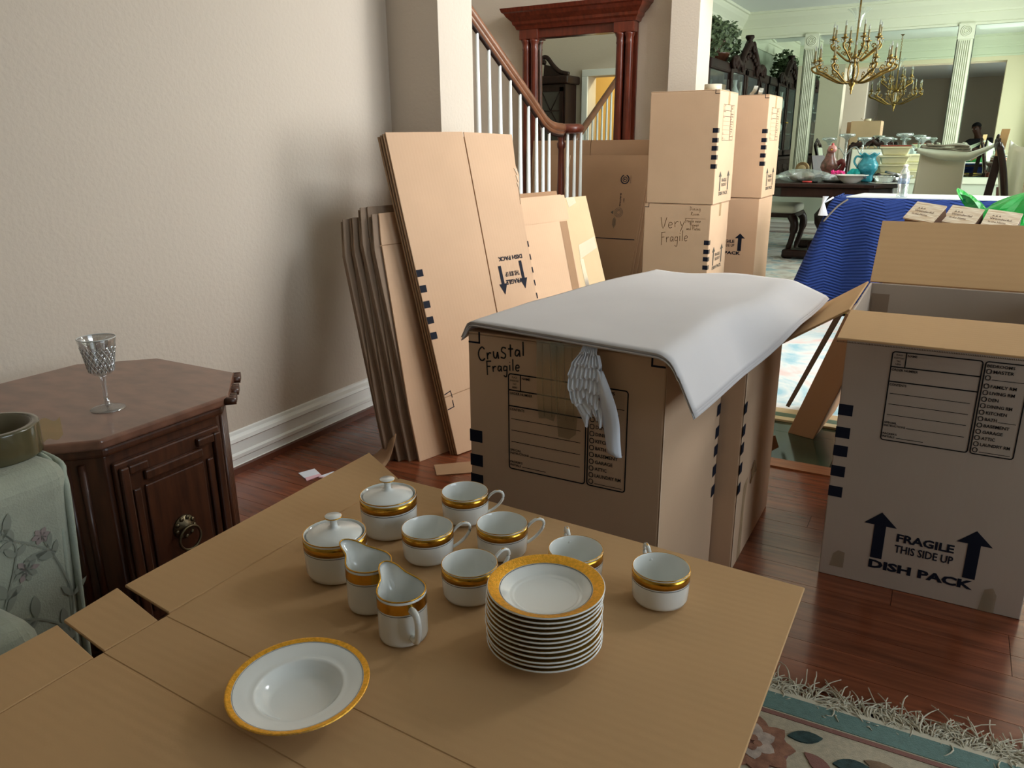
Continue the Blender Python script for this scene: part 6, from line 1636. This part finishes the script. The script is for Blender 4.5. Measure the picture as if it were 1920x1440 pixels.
MB().tube(smooth_path([(-.055, 0, .205), (-.10, 0, .215), (-.115, 0, .17), (-.082, 0, .12)], 5), .009, 8).build('handle', BG, t)
t = thing('wrapped_parcel', 'white translucent plastic wrapped parcel behind the blue pitcher', 'wrap', (-0.66, 8.0, ZD), 0)
MB().grid(lump(.17, .10, .125, 15, .18), 36, 18, cu=True, smooth=False).build('plastic_wrap', M('milky_plastic', (222, 232, 230), .3, coat=.3), t)
t = thing('candle_holder', 'small dark topped candle holder beside the stacked cream tubs', 'candle', (-0.615, 7.66, ZD), 0)
MB().lathe([(.022, 0), (.026, .004), (.014, .014), (.014, .05)], 12).build('holder', M('cream_wax', (216, 206, 170), .5), t); MB().lathe([(.028, .05), (.03, .06), (.012, .075), (0, .078)], 12).build('snuffer', WOODD, t)
# stacked cream tubs
TUB = M('cream_plastic', (228, 224, 188), .4, coat=.2)
tubs = [('cream square tub at the bottom of the tall stack on the dining table', -0.52, 7.80, 0.0), ('cream square tub in the middle of the tall stack', -0.52, 7.80, .074), ('cream square tub second from the top of the tall stack', -0.515, 7.80, .148)]
t = None
for lab, x, y, dz in tubs:
    if t is None:
        t = thing('plastic_tub', lab, 'tub', (x, y, ZD + dz), .1, 'stacked cream plastic tubs')
        b = MB(); b.hexa([(-.095, -.095, 0), (.095, -.095, 0), (.095, .095, 0), (-.095, .095, 0), (-.118, -.118, .066), (.118, -.118, .066), (.118, .118, .066), (-.118, .118, .066)]); b.build('tub_body', TUB, t, bevel=.012, seg=3)
        MB().box(-.126, .126, -.126, .126, .058, .073).build('tub_rim', TUB, t, bevel=.005); q = t
    else: dup(q, (x, y, ZD + dz), .1, lab)
dup(q, (-0.515, 7.80, ZD + .222), .1, 'cream square tub, uppermost of the tall stack, under the red lid')
q2 = dup(q, (-0.36 - .05, 8.55, ZD), .2, 'cream tub at the bottom of the rear, shorter stack'); dup(q, (-0.41, 8.55, ZD + .074), .2, 'cream tub in the middle of the rear stack'); dup(q, (-0.41, 8.55, ZD + .148), .2, 'cream tub on top of the rear stack')
t = thing('red_lid', 'flat red tray lid lying on the tall stack of cream tubs', 'lid', (-0.515, 7.80, ZD + .296), .1)
MB().box(-.12, .12, -.11, .11, 0, .012).build('lid_plate', M('red_lacquer', (140, 58, 40), .3, coat=.3), t, bevel=.004)
t = thing('metal_tin', 'open silver grey metal tin in front of the cream tubs', 'tin', (-0.50, 7.52, ZD), 0)
MB().lathe([(0, 0), (.062, 0), (.062, .062), (.057, .062), (.057, .004), (0, .004)], 28).build('tin_body', M('tin_metal', (150, 152, 154), .25, metal=.9), t)
b = MB(); b.M = Matrix.Translation((0.01, 0, .078)) @ Matrix.Rotation(R(12), 4, 'Y'); b.lathe([(0, .010), (.064, .010), (.066, -.008), (.063, -.008), (.061, .006), (0, .006)], 28); b.build('tin_lid', _mats['tin_metal'], t)
GL2 = film('table_glass', (226, 240, 236), .45, .03, .34)
t = thing('glass_dish', 'scalloped clear glass dish on a plate near the white bowl', 'dish', (-0.545, 7.36, ZD), 0)
MB().lathe([(0, 0), (.10, 0), (.115, .006), (.115, .009), (0, .006)], 28).build('plate', PORC, t)
MB().grid(lambda u, v: ((.055 + .03 * v) * math.cos(2 * PI * u) * (1 + .06 * v * math.sin(24 * PI * u)), (.055 + .03 * v) * math.sin(2 * PI * u) * (1 + .06 * v * math.sin(24 * PI * u)), .012 + .05 * v), 72, 5, cu=True).build('glass_bowl', GL2, t, solid=.003)
t = thing('glass_dish', 'scalloped glass dish holding something dark red, at the table corner', 'dish', (-0.46, 7.56 - .02, ZD), 0)
t.location = (-0.505, 7.66, ZD); t.location = (-0.43, 7.62 + .1, ZD)
MB().grid(lambda u, v: ((.04 + .05 * v) * math.cos(2 * PI * u) * (1 + .06 * v * math.sin(24 * PI * u)), (.04 + .05 * v) * math.sin(2 * PI * u) * (1 + .06 * v * math.sin(24 * PI * u)), .004 + .05 * v), 72, 5, cu=True).build('glass_bowl', GL2, t, solid=.003)
MB().grid(lump(.045, .04, .018, 6, .3), 18, 8, cu=True).build('red_candies', M('dark_red', (96, 26, 30), .4), t)
# glass epergnes
def epergne(lab, x, y, first=None):
    t = thing('glass_epergne', lab, 'epergne', (x, y, ZD), 0, 'three branched clear glass epergnes')
    EG = GL2
    MB().lathe([(0, 0), (.07, 0), (.075, .008), (.03, .02), (.014, .04), (.018, .08), (.012, .12), (.018, .16), (.012, .22), (.014, .34)], 18).build('stem', EG, t)
    def top(cx, cz, r):
        b = MB(); b.lathe([(.012, 0), (.016, .02), (.03, .035), (r, .05), (r * 1.08, .062), (r * .95, .075), (r * .4, .07), (.012, .05)], 20, (cx, 0, cz)); return b
    top(0, .34, .075).build('flared_top', EG, t)
    for s in (-1, 1):
        MB().tube(smooth_path([(0, 0, .20), (s * .05, 0, .27), (s * .10, 0, .28), (s * .14, 0, .22), (s * .155, 0, .28), (s * .155, 0, .31)], 4), .009, 8).build('branch', EG, t)
        top(s * .165, .305, .066).build('flared_top', EG, t)
    return t
e = epergne('clear three branched glass epergne on the dining table, behind the rooster', -1.03, 8.75)
dup(e, (-0.52, 8.95, ZD), 0, 'clear three branched glass epergne behind the cream tubs')
# sideboard with dishes, by the dining wall
t = thing('sideboard', 'dark carved console table with stacked dishes by the dining room wall', 'table', (0.47, 8.10, 0), 0)
MB().box(-.16, .22, -.5, .5, .77, .81).build('tabletop', WOODD, t, bevel=.012, seg=3); MB().box(-.13, .2, -.46, .46, .68, .77).build('apron', WOODD, t, bevel=.01)
for sx in (-.11, .17):
    for sy in (-.43, .43): MB().lathe([(.03, 0), (.04, .05), (.022, .12), (.03, .3), (.05, .5), (.035, .6), (.045, .69)], 12, (sx, sy, 0)).build('leg', WOODR, t)
cols = [(196, 96, 60), (232, 228, 220), (186, 84, 52), (230, 226, 216), (60, 60, 64), (222, 216, 206)]
for k in range(6):
    o = MB().lathe([(0, 0), (.06, 0), (.11, .012), (.115, .016), (.06, .006), (0, .005)], 24).build('dinner_plate', M('plate_%d' % k, cols[k], .25), None)
    tag(o, ('rust red', 'white', 'orange red', 'cream', 'black', 'off white')[k] + ' plate in the dish pile on the sideboard, number %s from its top' % ('six', 'five', 'four', 'three', 'two', 'one')[k], 'plate', 'plates piled on the sideboard', (0.47, 7.85, .81 + .0145 * k))
t = thing('metal_tin', 'plain grey metal tin on the sideboard beside the plates', 'tin', (0.40, 7.68, .81)); MB().lathe([(0, 0), (.04, 0), (.04, .06), (.036, .06), (.036, .004), (0, .004)], 20).build('tin_body', _mats['tin_metal'], t)
t = thing('flower_box', 'small white floral trinket box on top of the piled plates', 'box', (0.45, 7.85, .81 + .0145 * 6 + .002)); MB().box(-.07, .07, -.05, .05, 0, .05).build('box_body', M('floral_white', (206, 214, 200), .5, var=.3, vscale=40, col2=(120, 140, 120)), t, bevel=.005)
MB().box(-.072, .072, -.052, .052, .05, .062).build('box_lid', _mats['floral_white'], t, bevel=.003)
t = thing('wooden_board', 'light wooden board, shaded lower length coloured dark, leaning beside the draped chair', 'board', (0.215, 6.98, 0.0), 0)
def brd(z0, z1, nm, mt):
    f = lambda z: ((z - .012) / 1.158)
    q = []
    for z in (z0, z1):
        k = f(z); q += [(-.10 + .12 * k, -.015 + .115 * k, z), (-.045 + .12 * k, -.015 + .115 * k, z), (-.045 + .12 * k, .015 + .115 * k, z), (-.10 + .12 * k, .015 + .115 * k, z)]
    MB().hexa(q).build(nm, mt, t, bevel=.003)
brd(.012, .985, 'shaded_length', WOODD); brd(.986, 1.18, 'lit_end', WOODL)  # one board; shade on its lower length is painted as dark wood
t = thing('draped_cloth', 'white satin cloth hanging over the side chair by the sideboard', 'cloth', (0.40, 7.22, 0.0), 0)
MB().grid(lambda u, v: (-.10 + .24 * u, -.10 + .03 * math.sin(u * 12) - .05 * v, 1.10 - .5 * v - .05 * math.sin(u * 4)), 18, 12).build('cloth_sheet', M('white_satin', (226, 230, 220), .45), t, solid=.004)
# ================================================================== MAN (behind the camera, seen in the dining room mirror)
SKIN = M('skin', (92, 62, 48), .55); SHIRT = M('black_shirt', (24, 24, 28), .85); JEAN = M('dark_jeans', (44, 48, 60), .85); HAIR = M('black_hair', (18, 15, 14), .8)
t = thing('ottoman', 'low cushioned ottoman the seated man sits on', 'seat', (0.37, -0.66, 0)); MB().box(-.36, .36, -.34, .30, .10, .27).build('cushion', FAB, t, bevel=.04, seg=4)
for sx in (-.3, .3):
    for sy in (-.28, .24): MB().lathe([(.02, 0), (.03, .1)], 10, (sx, sy, 0)).build('leg', WOODD, t)
man = thing('person', 'seated man in a black T-shirt looking down at the phone he holds', 'person', (0, 0, 0))
def skin_body(name, joints, edges, mat, parent, sub=2, root=0):
    me = bpy.data.meshes.new(name); me.from_pydata([j[0] for j in joints], edges, []); o = bpy.data.objects.new(name, me); COL.objects.link(o); o.parent = parent
    me.materials.append(mat)
    m = o.modifiers.new('skin', 'SKIN'); m.use_smooth_shade = True
    sv = me.skin_vertices[0].data if me.skin_vertices else None
    if sv is None:
        o.data.skin_vertices.new() if hasattr(o.data.skin_vertices, 'new') else None
        sv = me.skin_vertices[0].data
    for i, j in enumerate(joints):
        r = j[1]; sv[i].radius = (r, r) if not isinstance(r, tuple) else r
    sv[root].use_root = True
    s = o.modifiers.new('sub', 'SUBSURF'); s.levels = sub; s.render_levels = sub
    return o
def bm_tube_body(name, chains, mat, parent, n=14):
    b = MB()
    for pts, rad in chains:
        p = smooth_path(pts, 4); rr = []
        for i in range(len(p)):
            f = i / (len(p) - 1) * (len(rad) - 1); k = min(int(f), len(rad) - 2); rr.append(rad[k] + (f - k) * (rad[k + 1] - rad[k]))
        b.tube(p, rr, n)
    return b.build(name, mat, parent)
J = [((.52, -.60, .56), .15), ((.50, -.585, .80), (.155, .125)), ((.475, -.53, 1.04), (.165, .125)), ((.44, -.475, 1.215), (.10, .085)), ((.405, -.43, 1.295), .055), ((.375, -.395, 1.37), (.072, .082)), ((.362, -.385, 1.43), (.080, .092)), ((.360, -.395, 1.485), (.064, .074)),
     ((.655, -.505, 1.165), .075), ((.735, -.37, 1.02), .058), ((.735, -.26, .925), .047), ((.50, -.16, .985), .043), ((.27, -.10, 1.045), .030), ((.20, -.085, 1.065), (.036, .020)),
     ((.285, -.44, 1.165), .075), ((.20, -.34, 1.01), .058), ((.175, -.27, .91), .047), ((.12, -.17, .97), .038), ((.08, -.09, 1.015), .028), ((.065, -.062, 1.045), (.034, .018)),
     ((.62, -.55, .55), .11), ((.66, -.14, .50), .075), ((.64, -.10, .28), .055), ((.64, -.12, .10), .042), ((.64, -.02, .05), .045), ((.64, .08, .035), .035),
     ((.42, -.55, .55), .11), ((.34, -.14, .50), .075), ((.34, -.10, .28), .055), ((.34, -.12, .10), .042), ((.34, -.02, .05), .045), ((.34, .08, .035), .035)]
E_ = [(0, 1), (1, 2), (2, 3), (3, 4), (4, 5), (5, 6), (6, 7), (2, 8), (8, 9), (9, 10), (10, 11), (11, 12), (12, 13), (2, 14), (14, 15), (15, 16), (16, 17), (17, 18), (18, 19), (0, 20), (20, 21), (21, 22), (22, 23), (23, 24), (24, 25), (0, 26), (26, 27), (27, 28), (28, 29), (29, 30), (30, 31)]
def finger(base, pts, r=0.009):
    p = base
    for q in pts:
        J.append((q, r)); E_.append((p, len(J) - 1)); p = len(J) - 1; r *= .93
for k in range(4):      # fingers curled round the phone's edges
    finger(13, [(.165, -.075 - .004 * k, 1.085 - .020 * k), (.130, -.060, 1.092 - .021 * k), (.105, -.050, 1.092 - .021 * k)], .0095)
    finger(19, [(.052 - .018 * k, -.050, 1.050 - .004 * k), (.047 - .018 * k, -.034, 1.062 - .003 * k)], .0095)
finger(13, [(.185, -.105, 1.075), (.14, -.098, 1.10), (.11, -.085, 1.105)], .011)
finger(19, [(.085, -.085, 1.055), (.075, -.072, 1.085)], .011)
skin_body('body', J, E_, SKIN, man, 2)
JS = [((.52, -.60, .58), .165), ((.50, -.585, .80), (.172, .142)), ((.475, -.53, 1.04), (.182, .142)), ((.448, -.485, 1.19), (.115, .10)), ((.655, -.505, 1.165), .092), ((.733, -.38, 1.03), .074), ((.285, -.44, 1.165), .092), ((.202, -.345, 1.02), .074)]
skin_body('t_shirt', JS, [(0, 1), (1, 2), (2, 3), (2, 4), (4, 5), (2, 6), (6, 7)], SHIRT, man, 2)
JL = [((.52, -.60, .55), .165), ((.62, -.55, .55), .122), ((.66, -.14, .50), .087), ((.64, -.10, .28), .068), ((.64, -.12, .12), .056), ((.42, -.55, .55), .122), ((.34, -.14, .50), .087), ((.34, -.10, .28), .068), ((.34, -.12, .12), .056)]
skin_body('jeans', JL, [(0, 1), (1, 2), (2, 3), (3, 4), (0, 5), (5, 6), (6, 7), (7, 8)], JEAN, man, 2)
hd = Matrix.Translation((.362, -.385, 1.43)) @ Matrix.Rotation(R(28), 4, 'Z') @ Matrix.Rotation(R(-26), 4, 'X')
def hb(): 
    b = MB(); b.M = hd; return b
def cap(u, v):
    a = 2 * PI * u; p = R(4) + (PI / 2 - R(4)) * v
    back = 1 if math.sin(a) < .2 else 0
    if math.sin(a) > .3 and v < .35: p = R(4) + (PI / 2 - R(4)) * .35
    return (.088 * math.cos(p) * math.cos(a), -.008 + .103 * math.cos(p) * math.sin(a), .012 + .092 * math.sin(p))
b = hb(); b.grid(cap, 24, 10, cu=True); b.build('hair', HAIR, man)
b = hb(); b.ball((0, .098, -.012), (.014, .020, .020), 8, 6); b.build('nose', SKIN, man)
for s in (-1, 1):
    b = hb(); b.ball((s * .084, -.005, -.01), (.012, .022, .032), 8, 6); b.build('ear', SKIN, man)
    b = hb(); b.ball((s * .032, .083, .012), (.013, .008, .008), 8, 6); b.build('eye', WHITE, man)
    b = hb(); b.ball((s * .032, .088, .028), (.018, .008, .005), 8, 6); b.build('eyebrow', HAIR, man)
b = hb(); b.ball((0, .088, -.055), (.026, .008, .008), 8, 6); b.build('mouth', M('lips', (104, 58, 52), .5), man)
b = MB(); b.M = Matrix.Translation((.40, -.39, 1.12)); b.box(-.02, .03, -.012, -.004, -.008, .008); b.build('shirt_logo', M('pale_logo', (150, 150, 150), .8), man)
for s, x in ((0, .64), (1, .34)):
    MB().grid(lambda u, v: (x + .052 * math.cos(2 * PI * u) * math.sin(PI * v) ** .6, .0 + .14 * math.cos(PI * v) * -1, .045 + .045 * math.sin(2 * PI * u) * math.sin(PI * v) ** .6), 14, 10, cu=True).build('shoe', INK_B, man)
t = thing('phone', 'dark phone held up in the seated man’s hands', 'phone', (-.075, -.035, .985)); MB().box(-.075, .03, -.004, .004, -.036, .036).build('phone_body', M('phone_black', (20, 20, 22), .2), t, bevel=.003)
t['label'] = 'dark phone held up by the seated man'

man.scale = (1.12, 1.12, 1.12); man.location = (-0.20, 0.0, -0.23)
